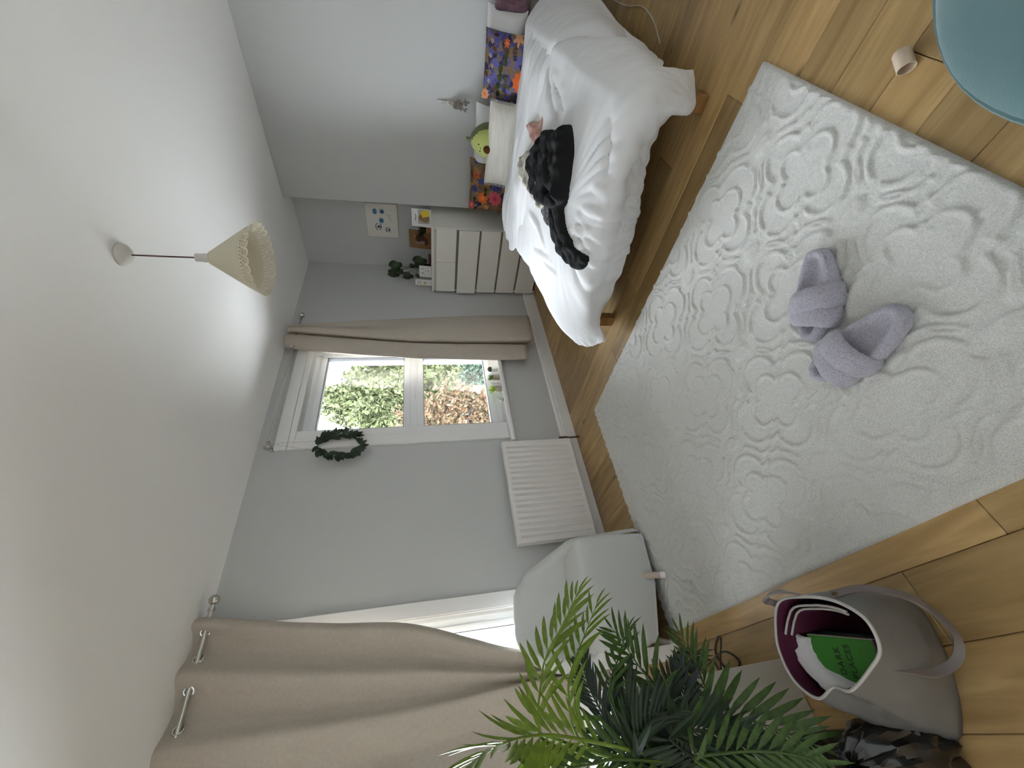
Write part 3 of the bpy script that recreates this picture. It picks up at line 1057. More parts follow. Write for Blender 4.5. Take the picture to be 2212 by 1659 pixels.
o = garment([(60, 86), (58, 90), (49, 94), (44, 99), (54, 100.5), (57, 102), (62, 101), (65, 98), (62, 92)], 0.028, 6, wr=0.010, lift=0.014).build('pink_garment', M_PINK, None, angle=180)
tag(o, 'small dusty pink garment on the duvet beside the black jumper', 'clothing')
M_SEQ = mat('silver_sequin_cloth', (0.55, 0.57, 0.62), 0.25, 0.6, metal=0.8, nscale=70, col2=(0.03, 0.03, 0.04, 1), bump=1.0, bscale=90)
o = garment([(81, 115), (88, 110), (95, 109.5), (98, 113), (96, 117), (91, 118), (84, 118)], 0.030, 7, step=0.007, wr=0.012, lift=0.003).build('sequin_top', M_SEQ, None, angle=180)
tag(o, 'silver sequinned cloth showing beside the sleeve of the black jumper', 'clothing')

# things trailing at the near side of the bed
M_CORD = mat('white_cable_sheath', (0.45, 0.42, 0.38), 0.5)
o = MB().tube(cr([(3.80, .24, .16), (3.62, .29, .06), (3.45, .30, .012), (3.20, .27, .006), (2.98, .30, .005), (2.80, .37, .005)], 6), 0.0035, 6).build('white_cable', M_CORD)
tag(o, 'thin white cable trailing over the dark floor beside the bed', 'cable')

# ------------------------------------------------------------------ rug with its carved pattern
RX0, RX1, RY0, RY1 = 0.250, 1.853, 0.247, 2.560
st = 0.005
gx = np.arange(RX0, RX1 + st / 2, st)
gy = np.arange(RY0, RY1 + st / 2, st)
GX, GY = np.meshgrid(gx, gy, indexing='ij')
AX, AY, CX, CY = 0.534, 0.631, 0.799, 1.096


def quatre(x, y, s):
    x, y = np.abs(x), np.abs(y)
    sq = np.maximum(x - 0.105 * s, y - 0.120 * s)
    c1 = np.hypot(x - 0.115 * s, y) - 0.082 * s
    c2 = np.hypot(x, y - 0.138 * s) - 0.090 * s
    return np.minimum(np.minimum(sq, c1), c2)


def local(ox, oy):
    lx = (GX - CX - ox + AX / 2) % AX - AX / 2
    ly = (GY - CY - oy + AY / 2) % AY - AY / 2
    return lx, ly


H = np.zeros_like(GX)


def band(s, c, hw, h):
    e = np.clip((hw - np.abs(s - c)) / 0.006, 0, 1)
    return h * e * e * (3 - 2 * e)


wob = np.array([[noise.noise(Vector((a * 7, b * 7, 0.3))) for b in gy] for a in gx]) * 0.006
for ox, oy in ((0, 0), (AX / 2, AY / 2)):
    lx, ly = local(ox, oy)
    so = quatre(lx, ly, 1.0) + wob
    H = np.maximum(H, band(so, 0.0, 0.0115, 0.0075))
    si = quatre(lx, ly, 0.58) + wob * 0.5
    H = np.maximum(H, band(si, 0.0, 0.0105, 0.0070))
    sx2 = quatre(lx, ly, 1.0) + wob
    H = np.maximum(H, band(sx2, 0.038, 0.0085, 0.0065))
# ovals between the medallions
for ox, oy in ((0, AY / 2), (AX / 2, 0)):
    lx, ly = local(ox, oy)
    ov = np.hypot(lx / 0.030, ly / 0.050) - 1
    H = np.where(ov < 0.9, np.where(ov < 0, 0.007 * np.clip(-ov * 3, 0, 1) + 0.001, 0.0), H)
edge = np.minimum(np.minimum(GX - RX0, RX1 - GX), np.minimum(GY - RY0, RY1 - GY))
fall = np.clip(edge / 0.012, 0, 1) ** 0.5
ns = np.random.default_rng(4).normal(size=GX.shape) * 0.0008
und = np.array([[noise.noise(Vector((a * 2.1, b * 2.1, 7.7))) for b in gy] for a in gx]) * 0.0015
ZZ = (0.0125 + H + und) * fall + ns * fall
rb = MB().grid(np.stack([GX, GY, ZZ], 2))
n, m_ = GX.shape
rim = [i * m_ for i in range(n)] + [(n - 1) * m_ + j for j in range(1, m_)] + [i * m_ + m_ - 1 for i in range(n - 2, -1, -1)] + [j for j in range(m_ - 2, 0, -1)]
k0 = len(rb.v)
rb.v += [(rb.v[i][0], rb.v[i][1], 0.0005) for i in rim]
for i in range(len(rim)):
    j = (i + 1) % len(rim)
    rb.f.append((rim[i], k0 + i, k0 + j, rim[j]))
rug = rb.build('rug', M_RUG, None, angle=180)
tag(rug, 'large pale grey wool rug carved with a raised trellis of interlaced quatrefoils', 'rug')


# ------------------------------------------------------------------ slippers
def slipper(label, heel, toe, mirror, tilt=0.0):
    h_, t_ = Vector((heel[0], heel[1], 0)), Vector((toe[0], toe[1], 0))
    d = (t_ - h_)
    Ln = d.length
    d.normalize()
    s = Vector((-d.y, d.x, 0)) * mirror
    z0 = 0.0165
    t = thing('slipper', label, 'slipper', (h_ + d * Ln / 2) + Vector((0, 0, z0)), 'pair of lilac fluffy slippers')
    W = lambda u: (0.054 + 0.013 * math.sin(min(1, max(0, (u - 0.15) / 0.75)) * PI) - 0.006 * u)

    def ring(k, w_off, z):
        a = 2 * PI * k / 44
        cu = 0.5 - 0.5 * math.cos(a)
        wd = W(cu) + w_off
        sn = math.sin(a)
        sx = abs(sn) ** 0.62 * (1 if sn >= 0 else -1)
        ext = w_off * (-math.cos(a)) * 0.9
        cur = 0.010 * math.sin(cu * PI)
        return h_ + d * (cu * Ln + ext) + s * (sx * wd + cur) + Vector((0, 0, z0 + z))

    P = [[ring(k, wo, z) for k in range(44)] for wo, z in ((-0.02, 0.0), (0.0, 0.002), (0.008, 0.014), (0.009, 0.030), (0.003, 0.044), (-0.008, 0.050), (-0.019, 0.045), (-0.027, 0.033), (-0.045, 0.029))]
    P = np.array([[tuple(q) for q in row] for row in P])
    mb = MB().grid(P, closed_v=True)
    mb.f.append(tuple(range(43, -1, -1)))
    b = (len(P) - 1) * 44
    mb.f.append(tuple(b + k for k in range(44)))
    rg = random.Random(5)
    mb.v = [(v[0] + rg.uniform(-.0012, .0012), v[1] + rg.uniform(-.0012, .0012), v[2] + rg.uniform(-.001, .001) * (v[2] > z0 + 0.003)) for v in mb.v]
    mb.build('sole', M_FUR, t, angle=180)

    def strap(ua, ub, wid, hgt, zoff):
        """puffed band that crosses from u=ua on one side to u=ub on the other"""
        rows = []
        for i in range(17):
            q = i / 16
            ang = PI * q
            u = ua + (ub - ua) * q
            cu = h_ + d * (u * Ln)
            w_ = W(u) + 0.011
            c = cu + s * (math.cos(ang) * w_ + 0.008) + Vector((0, 0, z0 + 0.010 + math.sin(ang) ** 0.8 * (hgt + zoff)))
            nrm = (s * math.cos(ang) * 0.9 + Vector((0, 0, 1)) * (0.15 + math.sin(ang))).normalized()
            dirn = (s * -math.sin(ang) * w_ * PI + d * (ub - ua) * Ln + Vector((0, 0, math.cos(ang) * hgt * PI))).normalized()
            side = nrm.cross(dirn).normalized()
            row = []
            for k in range(14):
                a = 2 * PI * k / 14
                row.append(tuple(c + side * math.cos(a) * wid / 2 + nrm * math.sin(a) * 0.018))
            rows.append(row)
        R_ = np.array(rows)
        R_ = R_ + np.random.default_rng(9).normal(size=R_.shape) * 0.0009
        m2 = MB().grid(R_, closed_v=True)
        m2.f.append(tuple(range(13, -1, -1)))
        m2.f.append(tuple(16 * 14 + k for k in range(14)))
        m2.build('strap', M_FUR, t, angle=180)

    strap(0.50, 0.64, 0.085, 0.062, 0.004)
    strap(0.74, 0.70, 0.080, 0.058, 0.0)
    foot = [ring(k, -0.03, 0.031) for k in range(44)]
    return t


slipper('fluffy lilac open-toed slipper lying further from the camera, heel towards the bed', (1.055, .600), (.852, .815), 1)
slipper('fluffy lilac open-toed slipper lying nearer the camera, its toe against the other', (.705, .570), (.752, .885), 1)

# ------------------------------------------------------------------ chest of drawers in the alcove
DX0, DX1, DY0, DY1, DZ = 4.035, 4.515, 2.255, 3.058, 1.253
dr = thing('chest_of_drawers', 'tall white six-drawer chest standing in the alcove behind the bed', 'drawers', ((DX0 + DX1) / 2, (DY0 + DY1) / 2, 0))
for y in (DY0, DY1 - 0.018):
    MB().rbox(DX0 + 0.02, DX1, y, y + 0.018, 0, DZ - 0.02, 0.001, 1).build('side_panel', M_DRAWER, dr, smooth=False)
MB().rbox(DX1 - 0.012, DX1 - 0.004, DY0 + 0.018, DY1 - 0.018, 0.02, DZ - 0.02, 0.0005, 1).build('back_panel', M_DRAWER, dr, smooth=False)
MB().rbox(DX0 - 0.003, DX1, DY0 - 0.004, DY1 + 0.004, DZ - 0.022, DZ, 0.002, 1).build('top', M_DRAWER, dr, smooth=False)
MB().rbox(DX0 + 0.028, DX0 + 0.045, DY0 + 0.018, DY1 - 0.018, 0.0, 1.235, 0.001, 1).build('inner_panel', mat('painted_gap_shade', (0.30, 0.28, 0.25), 0.7), dr, smooth=False)  # panel coloured darker to stand in for shade between the drawer fronts
MB().rbox(DX0 + 0.028, DX1 - 0.03, DY0 + 0.018, DY1 - 0.018, 0.006, 0.022, 0.001, 1).build('bottom_panel', M_DRAWER, dr, smooth=False)
zt = [1.206, 0.966, 0.728, 0.490, 0.252]
for k, z1 in enumerate(zt):
    z0 = z1 - 0.216
    xo = {0: 0.0, 1: -0.030, 2: -0.008, 3: -0.006, 4: -0.010}[k]
    segs = [(DY0 + 0.002, (DY0 + DY1) / 2 - 0.0015), ((DY0 + DY1) / 2 + 0.0015, DY1 - 0.002)] if k == 0 else [(DY0 + 0.002, DY1 - 0.002)]
    for ya, yb in segs:
        q = MB().rbox(DX0 + 0.002 + xo, DX0 + 0.020 + xo, ya, yb, z0, z1, 0.0015, 1).build('drawer', M_DRAWER, dr, smooth=False)
        MB().box(DX0 + 0.020 + xo, DX0 + 0.027 + xo, ya + 0.02, yb - 0.02, z0 + 0.02, z1 - 0.03).build('drawer_box', M_DRAWER, q, smooth=False)
MB().rbox(DX0 + 0.012, DX0 + 0.028, DY0 + 0.018, DY1 - 0.018, 1.208, 1.231, 0.001, 1).build('top_rail', mat('grooved_rail_board', (0.60, 0.58, 0.54), 0.5), dr, smooth=False)

M_PAPER = mat('white_card', (0.72, 0.72, 0.71), 0.8, 0.2)
M_INK = mat('grey_ink', (0.10, 0.10, 0.11), 0.8)
M_GOLDPR = mat('mustard_print', (0.55, 0.36, 0.10), 0.8)


def frame_mat(o, right, upv):
    """matrix: local x = right, local y = up, local z = towards the viewer"""
    r = Vector(right).normalized()
    u = Vector(upv)
    u = (u - r * u.dot(r)).normalized()
    n = r.cross(u)
    return Matrix(((r.x, u.x, n.x, o[0]), (r.y, u.y, n.y, o[1]), (r.z, u.z, n.z, o[2]), (0, 0, 0, 1)))


def disc(mb, M, cx, cy, rx, ry, z, n=20, z2=0.0006):
    v = [M @ Vector((cx + rx * math.cos(2 * PI * k / n), cy + ry * math.sin(2 * PI * k / n), z + z2)) for k in range(n)]
    mb.add(v, [tuple(range(n))])
    return mb


def stroke(mb, M, pts, w, z):
    P = [Vector((p[0], p[1], z + 0.0006)) for p in pts]
    v = []
    for i, p in enumerate(P):
        d = (P[min(i + 1, len(P) - 1)] - P[max(i - 1, 0)]).normalized()
        s = Vector((-d.y, d.x, 0)) * w / 2
        v += [M @ (p + s), M @ (p - s)]
    mb.add(v, [(2 * i, 2 * i + 1, 2 * i + 3, 2 * i + 2) for i in range(len(P) - 1)])
    return mb


def arc(cx, cy, rx, ry, a0, a1, n=12):
    return [(cx + rx * math.cos(math.radians(a0 + (a1 - a0) * i / n)), cy + ry * math.sin(math.radians(a0 + (a1 - a0) * i / n))) for i in range(n + 1)]


# canvas with five drawn eyes, hanging above the chest
PO = frame_mat((4.575, 2.70, 1.617), (0, -1, 0), (0, 0, 1))
pt = thing('eye_drawing', 'small cream canvas painted with five blue eyes, hung on the alcove wall', 'picture', (4.585, 2.5, 1.617))
M_CANVAS = mat('cream_canvas', (0.70, 0.675, 0.62), 0.9, 0.1, bump=0.1, bscale=300)
MB().rbox(0, 0.40, 0, 0.345, -0.024, 0.0, 0.003, 1, PO).build('canvas', M_CANVAS, pt, smooth=False)
M_BL1 = mat('petrol_blue_ink', (0.03, 0.12, 0.26), 0.8)
M_BL2 = mat('sky_blue_ink', (0.10, 0.24, 0.40), 0.8)
M_BL3 = mat('violet_ink', (0.045, 0.04, 0.13), 0.8)
e = MB()
disc(e, PO, .310, .245, .032, .022, 0).build('painted_eye', M_BL1, pt, smooth=False)
disc(MB(), PO, .310, .245, .014, .012, .0006).build('painted_eye', M_BL2, pt, smooth=False)
disc(MB(), PO, .310, .168, .025, .024, 0).build('painted_eye', M_BL2, pt, smooth=False)
disc(MB(), PO, .310, .166, .010, .012, .0006).build('painted_eye', M_BL3, pt, smooth=False)
disc(MB(), PO, .205, .182, .033, .027, 0).build('painted_eye', M_BL2, pt, smooth=False)
disc(MB(), PO, .203, .180, .014, .013, .0006).build('painted_eye', M_BL1, pt, smooth=False)
e = MB()
stroke(e, PO, arc(.128, .218, .045, .032, 20, 160), .008, 0)
stroke(e, PO, arc(.128, .232, .045, .042, 215, 325), .009, 0)
disc(e, PO, .128, .216, .015, .018, 0)
e.build('painted_eye', M_BL3, pt, smooth=False)
e = MB()
stroke(e, PO, [(.070, .135), (.120, .137)], .010, 0)
stroke(e, PO, [(.072, .137), (.070, .090)], .006, 0)
stroke(e, PO, [(.119, .137), (.122, .092)], .006, 0)
disc(e, PO, .095, .105, .014, .014, 0)
e.build('painted_eye', M_BL3, pt, smooth=False)
e = MB()
stroke(e, PO, [(.285, .118), (.262, .082), (.255, .112), (.236, .080), (.228, .108), (.212, .070), (.196, .074)], .0035, 0)
stroke(e, PO, [(.245, .092), (.275, .076)], .003, 0)
e.build('handwriting', mat('brown_ink', (0.14, 0.09, 0.08), 0.8), pt, smooth=False)

# puppy card in a white mount
PC = frame_mat((4.255, 2.375, 1.2535), (0.22, -1, 0), (0.16, 0, 1))
pc = thing('photo_card', 'white framed picture of a brown puppy in a yellow coat on the chest', 'picture', (4.27, 2.28, 1.2535))
MB().rbox(0, 0.185, 0, 0.205, -0.012, 0, 0.002, 1, PC).build('mount', M_PAPER, pc, smooth=False)
M_PUP = mat('puppy_brown', (0.28, 0.17, 0.09), 0.9, nscale=60, namt=0.4)
M_YEL = mat('raincoat_yellow', (0.62, 0.46, 0.03), 0.7)
M_DGR = mat('dark_picture_ground', (0.10, 0.095, 0.05), 0.9)
q = MB().rbox(.035, .180, .012, .135, 0, .0012, 0, 1, PC).build('picture', mat('grey_picture_ground', (0.40, 0.38, 0.35), 0.9), pc, smooth=False)
disc(MB(), PC, .090, .062, .040, .046, .0014).build('puppy', M_PUP, q, smooth=False)
disc(disc(MB(), PC, .096, .104, .030, .026, .0022), PC, .124, .092, .012, .022, .0022).build('puppy', M_PUP, q, smooth=False)
e = MB()
e.add([PC @ Vector(p) for p in ((.096, .085, .004), (.150, .112, .004), (.178, .060, .004), (.178, .016, .004), (.120, .016, .004))], [(0, 4, 3, 2, 1)])
e.build('raincoat', M_YEL, q, smooth=False)
stroke(MB(), PC, [(.060, .160), (.080, .166), (.100, .158), (.130, .165)], .008, 0).build('lettering', M_INK, pc, smooth=False)

# small dark plant in a terracotta pot behind the puppy card
M_TERRA = mat('terracotta', (0.36, 0.15, 0.06), 0.8)
M_DKLEAF = mat('dark_green_blade', (0.022, 0.034, 0.012), 0.6, 0.3)
dp = thing('pot_plant', 'low dark grassy plant in a terracotta pot beside the puppy picture', 'plant', (4.34, 2.45, 1.2535))
MB().lathe([(0.028, 0), (0.034, 0.04), (0.037, 0.042), (0.037, 0.052), (0.032, 0.052), (0.030, 0.045), (0.0001, 0.044)], 18, (4.34, 2.45, 1.2535)).build('pot', M_TERRA, dp)
mb = MB()
for k in range(90):
    a, l_ = random.uniform(0, 2 * PI), random.uniform(0.07, 0.13)
    t_ = random.uniform(0.1, 1.0)
    b0 = Vector((4.34, 2.45, 1.295)) + Vector((math.cos(a), math.sin(a), 0)) * 0.018
    tip = b0 + Vector((math.cos(a) * t_, math.sin(a) * t_, 1.1 - 0.4 * t_)).normalized() * l_
    s_ = Vector((-math.sin(a), math.cos(a), 0)) * 0.004
    mid = b0.lerp(tip, 0.55) + Vector((0, 0, 0.01))
    mb.add([b0 - s_, b0 + s_, mid + s_ * 1.3, mid - s_ * 1.3, tip], [(0, 1, 2, 3), (3, 2, 4)])
q = mb.build('foliage', M_DKLEAF, dp, smooth=False)
q['kind'] = 'stuff'

# wooden picture of a fox-coloured animal
WP = frame_mat((4.40, 2.735, 1.2535), (-0.10, -1, 0), (0.15, 0, 1))
wp = thing('wooden_picture', 'orange-brown wooden picture of an animal leaning on the chest top', 'picture', (4.42, 2.6, 1.2535))
MB().rbox(0, .235, 0, .245, -.014, 0, .002, 1, WP).build('board', wood_mat('orange_wood', (0.20, 0.10, 0.035), (0.28, 0.15, 0.06), 0.5, per_obj=False, axis='Y'), wp, smooth=False)
MFX = mat('rust_brown_print', (0.075, 0.028, 0.014), 0.8)
MFW = mat('pale_pink_print', (0.30, 0.22, 0.19), 0.8)
e = MB()
disc(e, WP, .135, .115, .060, .055, 0)
disc(e, WP, .10, .055, .05, .028, 0)
e.build('animal', MFX, wp, smooth=False)
e = MB()
disc(e, WP, .075, .150, .020, .030, .0010)
disc(e, WP, .085, .095, .024, .030, .0010)
disc(e, WP, .165, .182, .016, .010, .0010)
e.build('animal', MFW, wp, smooth=False)
stroke(MB(), WP, [(.06, .196), (.09, .203), (.12, .196), (.15, .203)], .006, 0).build('lettering', MFW, wp, smooth=False)
o = MB().rbox(4.30, 4.42, 2.80, 2.87, 1.2535, 1.285, 0.006, 2).build('trinket_box', mat('dusty_rose_lacquer', (0.14, 0.07, 0.075), 0.5), None)
tag(o, 'small dusty rose box on the chest under the leaves of the pot plant', 'box')

# heart-leaved plant
hp = thing('pot_plant', 'tall pot plant with dark heart-shaped leaves on the chest of drawers', 'plant', (4.33, 2.93, 1.2535))
MB().lathe([(0.035, 0), (0.046, 0.085), (0.048, 0.09), (0.043, 0.09), (0.041, 0.075), (0.0001, 0.074)], 20, (4.33, 2.93, 1.2535)).build('pot', mat('black_pot', (0.02, 0.022, 0.02), 0.6), hp)
M_HEART = mat('dark_heart_leaf', (0.022, 0.045, 0.014), 0.45, 0.4, nscale=20, namt=0.3)
M_STEM = mat('green_stem', (0.05, 0.07, 0.025), 0.6)


def heart_leaf(tip_dir, face, base, size, parent, m=M_HEART):
    a = Vector(tip_dir).normalized()
    n = Vector(face)
    n = (n - a * n.dot(a)).normalized()
    s = a.cross(n)
    out = []
    for k in range(24):
        t = 2 * PI * k / 24
        x_ = 0.52 * math.sin(t) * (1 - 0.10 * math.cos(t))
        y_ = -0.5 * math.cos(t) * (1 - 0.55 * math.exp(-(math.sin(t) / 0.35) ** 2) * (math.cos(t) > 0)) + 0.22 * (1 if math.cos(t) < -0.93 else 0)
        out.append((x_, y_))
    c = Vector(base) + a * size * 0.35
    v = [c + a * 0.0 - n * 0.0]
    for x_, y_ in out:
        v.append(c + s * x_ * size + a * y_ * size - n * (x_ * x_ * 0.5 + max(0, y_) ** 2 * 0.35) * size)
    f = [(0, 1 + k, 1 + (k + 1) % 24) for k in range(24)]
    o = MB().add(v, f).build('leaf', m, parent, angle=180)
    solidify(o, 0.0012, 0)
    return o


hb = Vector((4.33, 2.93, 1.335))
leaves = [((4.28, 2.92, 1.725), (-.1, -.35, -.75), (-1, -.1, .35), .135), ((4.30, 3.00, 1.76), (-.2, .25, -.9), (-1, .15, .25), .125), ((4.29, 2.95, 1.66), (-.1, .5, -.7), (-1, .2, .3), .10),
          ((4.25, 3.00, 1.585), (-.1, .15, -.95), (-1, .1, .3), .115), ((4.22, 2.80, 1.455), (-.2, -.25, -.9), (-1, 0, .35), .145), ((4.27, 2.87, 1.505), (-.2, .1, -.6), (-1, 0, .5), .06), ((4.24, 2.985, 1.44), (-.2, .3, -.9), (-1, .1, .4), .055)]
for b, td, fc, sz in leaves:
    heart_leaf(td, fc, b, sz, hp)
    bb = Vector(b)
    MB().tube(cr([tuple(hb), tuple(hb.lerp(bb, .5) + Vector((.015, .0, .03))), tuple(bb)], 5), [.0028] * 11, 6).build('stem', M_STEM, hp)

CA = frame_mat((4.175, 2.965, 1.2535), (0.02, -1, 0), (0.10, 0, 1))
ca = thing('greeting_card', 'small square white card with grey doodles on the chest beside the plant', 'card', (4.18, 2.89, 1.2535))
MB().rbox(0, .150, 0, .140, -.004, 0, .0005, 1, CA).build('card', M_PAPER, ca, smooth=False)
e = MB()
stroke(e, CA, arc(.115, .105, .012, .012, 20, 330), .004, 0)
stroke(e, CA, arc(.055, .102, .007, .007, 0, 360), .006, 0)
stroke(e, CA, [(.085, .075), (.098, .070)], .004, 0)
stroke(e, CA, arc(.085, .045, .012, .010, 180, 360), .004, 0)
stroke(e, CA, [(.085, .060), (.085, .035)], .003, 0)
disc(e, CA, .040, .078, .004, .004, 0)
e.build('doodle', M_INK, ca, smooth=False)
CB_ = frame_mat((4.12, 3.045, 1.2535), (0.0, -1, 0), (0.09, 0, 1))
cb2 = thing('greeting_card', 'narrow white card with a mustard star at the left end of the chest', 'card', (4.12, 3.0, 1.2535))
MB().rbox(0, .082, 0, .190, -.004, 0, .0005, 1, CB_).build('card', M_PAPER, cb2, smooth=False)
e = MB()
sp = []
for k in range(10):
    r_ = .027 if k % 2 == 0 else .013
    sp.append(CB_ @ Vector((.036 + r_ * math.sin(k * PI / 5), .078 + r_ * math.cos(k * PI / 5), .0006)))
e.add(sp + [CB_ @ Vector((.036, .078, .0006))], [(10, (k + 1) % 10, k) for k in range(10)])
e.build('star', M_GOLDPR, cb2, smooth=False)
e = MB()
stroke(e, CB_, [(.015, .160), (.025, .150), (.035, .163), (.045, .150), (.060, .160)], .006, 0)
stroke(e, CB_, [(.018, .130), (.028, .138), (.038, .126), (.050, .138), (.062, .128)], .007, 0)
e.build('lettering', M_INK, cb2, smooth=False)

# ------------------------------------------------------------------ radiator
rd = thing('radiator', 'white ribbed panel radiator on the back wall between the two windows', 'radiator', (1.42, YW - 0.06, 0.08))
RXA, RXB, RZA, RZB = 0.985, 1.862, 0.105, 0.722
yf, yb = YW - 0.112, YW - 0.045
nr = 17
pit = (RXB - RXA - 0.06) / nr
P = []
xs = [(RXA, 0.010), (RXA + 0.004, 0.0), (RXA + 0.028, 0.0)]
for k in range(nr):
    b = RXA + 0.03 + k * pit
    xs += [(b + pit * .04, 0.0), (b + pit * .12, 0.015), (b + pit * .38, 0.016), (b + pit * .50, 0.0), (b + pit * .96, -0.002)]
xs += [(RXB - 0.028, 0.0), (RXB - 0.004, 0.0), (RXB, 0.010)]
for z, k in ((RZA, 0.0), (RZA + 0.004, 0.0), (RZA + 0.030, 0.0), (RZA + 0.046, 1.0), (RZB - 0.048, 1.0), (RZB - 0.032, 0.0), (RZB - 0.004, 0.0), (RZB, 0.0)):
    e_ = 0.008 if z in (RZA, RZB) else 0.0
    P.append([(x_, yf + (d_ if d_ == 0.010 and (x_ in (RXA, RXB)) else d_ * k) + e_, z) for x_, d_ in xs])
q = MB().grid(P)
q.build('front_panel', M_SOCKET, rd, angle=50)
MB().rbox(RXA + 0.002, RXB - 0.002, yb - 0.012, yb, RZA, RZB, 0.003, 1).build('back_panel', M_SOCKET, rd, smooth=False)
for x_ in (RXA, RXB - 0.004):
    MB().box(x_, x_ + 0.004, yf + 0.012, yb, RZA + 0.005, RZB).build('side_panel', M_SOCKET, rd, smooth=False)
for k in range(3):
    yy = yf + 0.008 + k * 0.0175
    MB().box(RXA + 0.004, RXB - 0.004, yy, yy + 0.006, RZB - 0.006, RZB + 0.001).build('top_grille_bar', M_SOCKET, rd, smooth=False)
for x_ in (RXA + 0.15, RXB - 0.15):
    MB().box(x_, x_ + 0.03, yb, YW, 0.2, 0.6).build('bracket', M_SOCKET, rd, smooth=False)
va = MB().tube([(RXB, yf + 0.03, 0.14), (RXB + 0.03, yf + 0.03, 0.14)], 0.010, 10)
va.tube([(RXB + 0.022, yf + 0.03, 0.115), (RXB + 0.022, yf + 0.03, 0.19)], 0.013, 10)
va.tube([(RXB + 0.022, yf + 0.03, 0.0), (RXB + 0.022, yf + 0.03, 0.12)], 0.0075, 10)
va.build('valve', mat('dull_brass', (0.16, 0.12, 0.08), 0.35, metal=0.9), rd)

# ------------------------------------------------------------------ curtains and poles
def pole(label, xa, xb, y, z, rad, brs, fin):
    t = thing('curtain_pole', label, 'curtain pole', ((xa + xb) / 2, y, z))
    MB().tube([(xa, y, z), (xb, y, z)], rad, 14).build('pole', M_METAL, t)
    for x_, s, kind in fin:
        mb = MB()
        if kind == 'ball':
            mb.tube([(x_, y, z), (x_ + s * .018, y, z)], rad * 1.5, 12)
            mb.tube([(x_ + s * .018, y, z), (x_ + s * .034, y, z)], rad * 0.9, 12)
            mb.ball((x_ + s * .060, y, z), 0.030, 16, 10)
        else:
            mb.lathe([(rad * 1.3, 0), (rad * 1.9, .006), (rad * 1.9, .014), (rad * 2.7, .020), (rad * 3.0, .028), (rad * 2.7, .036), (0.0001, .038)], 18, (x_, y, z), Matrix.Rotation(s * PI / 2, 3, 'Y'))
        mb.build('finial', M_METAL, t)
    for x_ in brs:
        mb = MB().tube([(x_, y, z), (x_, YW - 0.004, z)], 0.007, 10)
        mb.lathe([(.024, 0), (.024, .006), (.012, .010)], 16, (x_, YW, z), Matrix.Rotation(PI / 2, 3, 'X'))
        mb.torus((x_, y, z), rad + .004, .004, (1, 0, 0), 14, 6)
        mb.build('bracket', M_METAL, t)
    return t


def curtain(label, secs, nv, nu, eyelets, group=None, thick=0.003, seed=0, zhem=0.03, wr=0.002):
    net = []
    for z, pts in secs:
        net.append([(p[0], p[1], z + (p[2] if len(p) > 2 else 0)) for p in pts])
    P = surf(net, nu, nv)
    N = normals_of(P)
    P = P + N * (wr * fnoise(P, 6, 6, 3, seed))[:, :, None] + N * (wr * 0.5 * fnoise(P, 20, 20, 9, seed + 3))[:, :, None]
    c = MB().grid(P).build('curtain', M_LINEN, None, angle=180)
    tag(c, label, 'curtain', group)
    solidify(c, thick, 0)
    for x_, y_, z_, ax in eyelets:
        MB().torus((x_, y_, z_), 0.024, 0.006, ax, 20, 8).build('eyelet', M_CHROME, c)
    return c


Y1, Z1 = 2.985, 2.578
pole('slim brass curtain pole over the small window, its right half under the curtain', 1.955, 3.445, Y1, Z1, 0.0095, (1.975, 3.30), ((1.950, -1, 'cap'), (3.44, 1, 'ball')))
secs = [
    (2.655, [(3.09, 3.02), (3.035, 2.985), (3.07, 2.945), (3.15, 2.94), (3.235, 3.005), (3.228, 2.96), (3.262, 2.94), (3.285, 2.985), (3.305, 2.945), (3.33, 3.02)]),
    (2.58, [(3.08, 3.02), (3.02, 2.985), (3.06, 2.945), (3.15, 2.94), (3.235, 3.005), (3.226, 2.955), (3.262, 2.935), (3.285, 2.985), (3.312, 2.945), (3.335, 3.02)]),
    (2.30, [(3.03, 3.02), (2.965, 2.985), (3.01, 2.945), (3.12, 2.94), (3.205, 3.01), (3.19, 2.955), (3.25, 2.93), (3.290, 2.97), (3.345, 2.945), (3.37, 3.02)]),
    (1.50, [(2.95, 3.01), (2.875, 2.985), (2.93, 2.95), (3.04, 2.945), (3.115, 3.01), (3.08, 2.935), (3.17, 2.91), (3.29, 2.92), (3.425, 2.955), (3.45, 3.02)]),
    (0.80, [(2.92, 3.005), (2.835, 2.985), (2.89, 2.955), (3.02, 2.95), (3.09, 3.015), (3.055, 2.925), (3.16, 2.90), (3.32, 2.91), (3.475, 2.955), (3.495, 3.02)]),
    (0.27, [(2.90, 3.0, .05), (2.83, 2.985, .05), (2.88, 2.96, .04), (3.01, 2.955, .03), (3.09, 3.02, .02), (3.055, 2.92, -.03), (3.17, 2.895, -.045), (3.34, 2.905, -.06), (3.49, 2.955, -.075), (3.51, 3.02, -.075)]),
]
curtain('narrow beige curtain hanging at the right of the small window beside the chest', secs, 8, 10, [(3.035, 2.965, 2.578, (.6, -.8, 0))], None, seed=2)

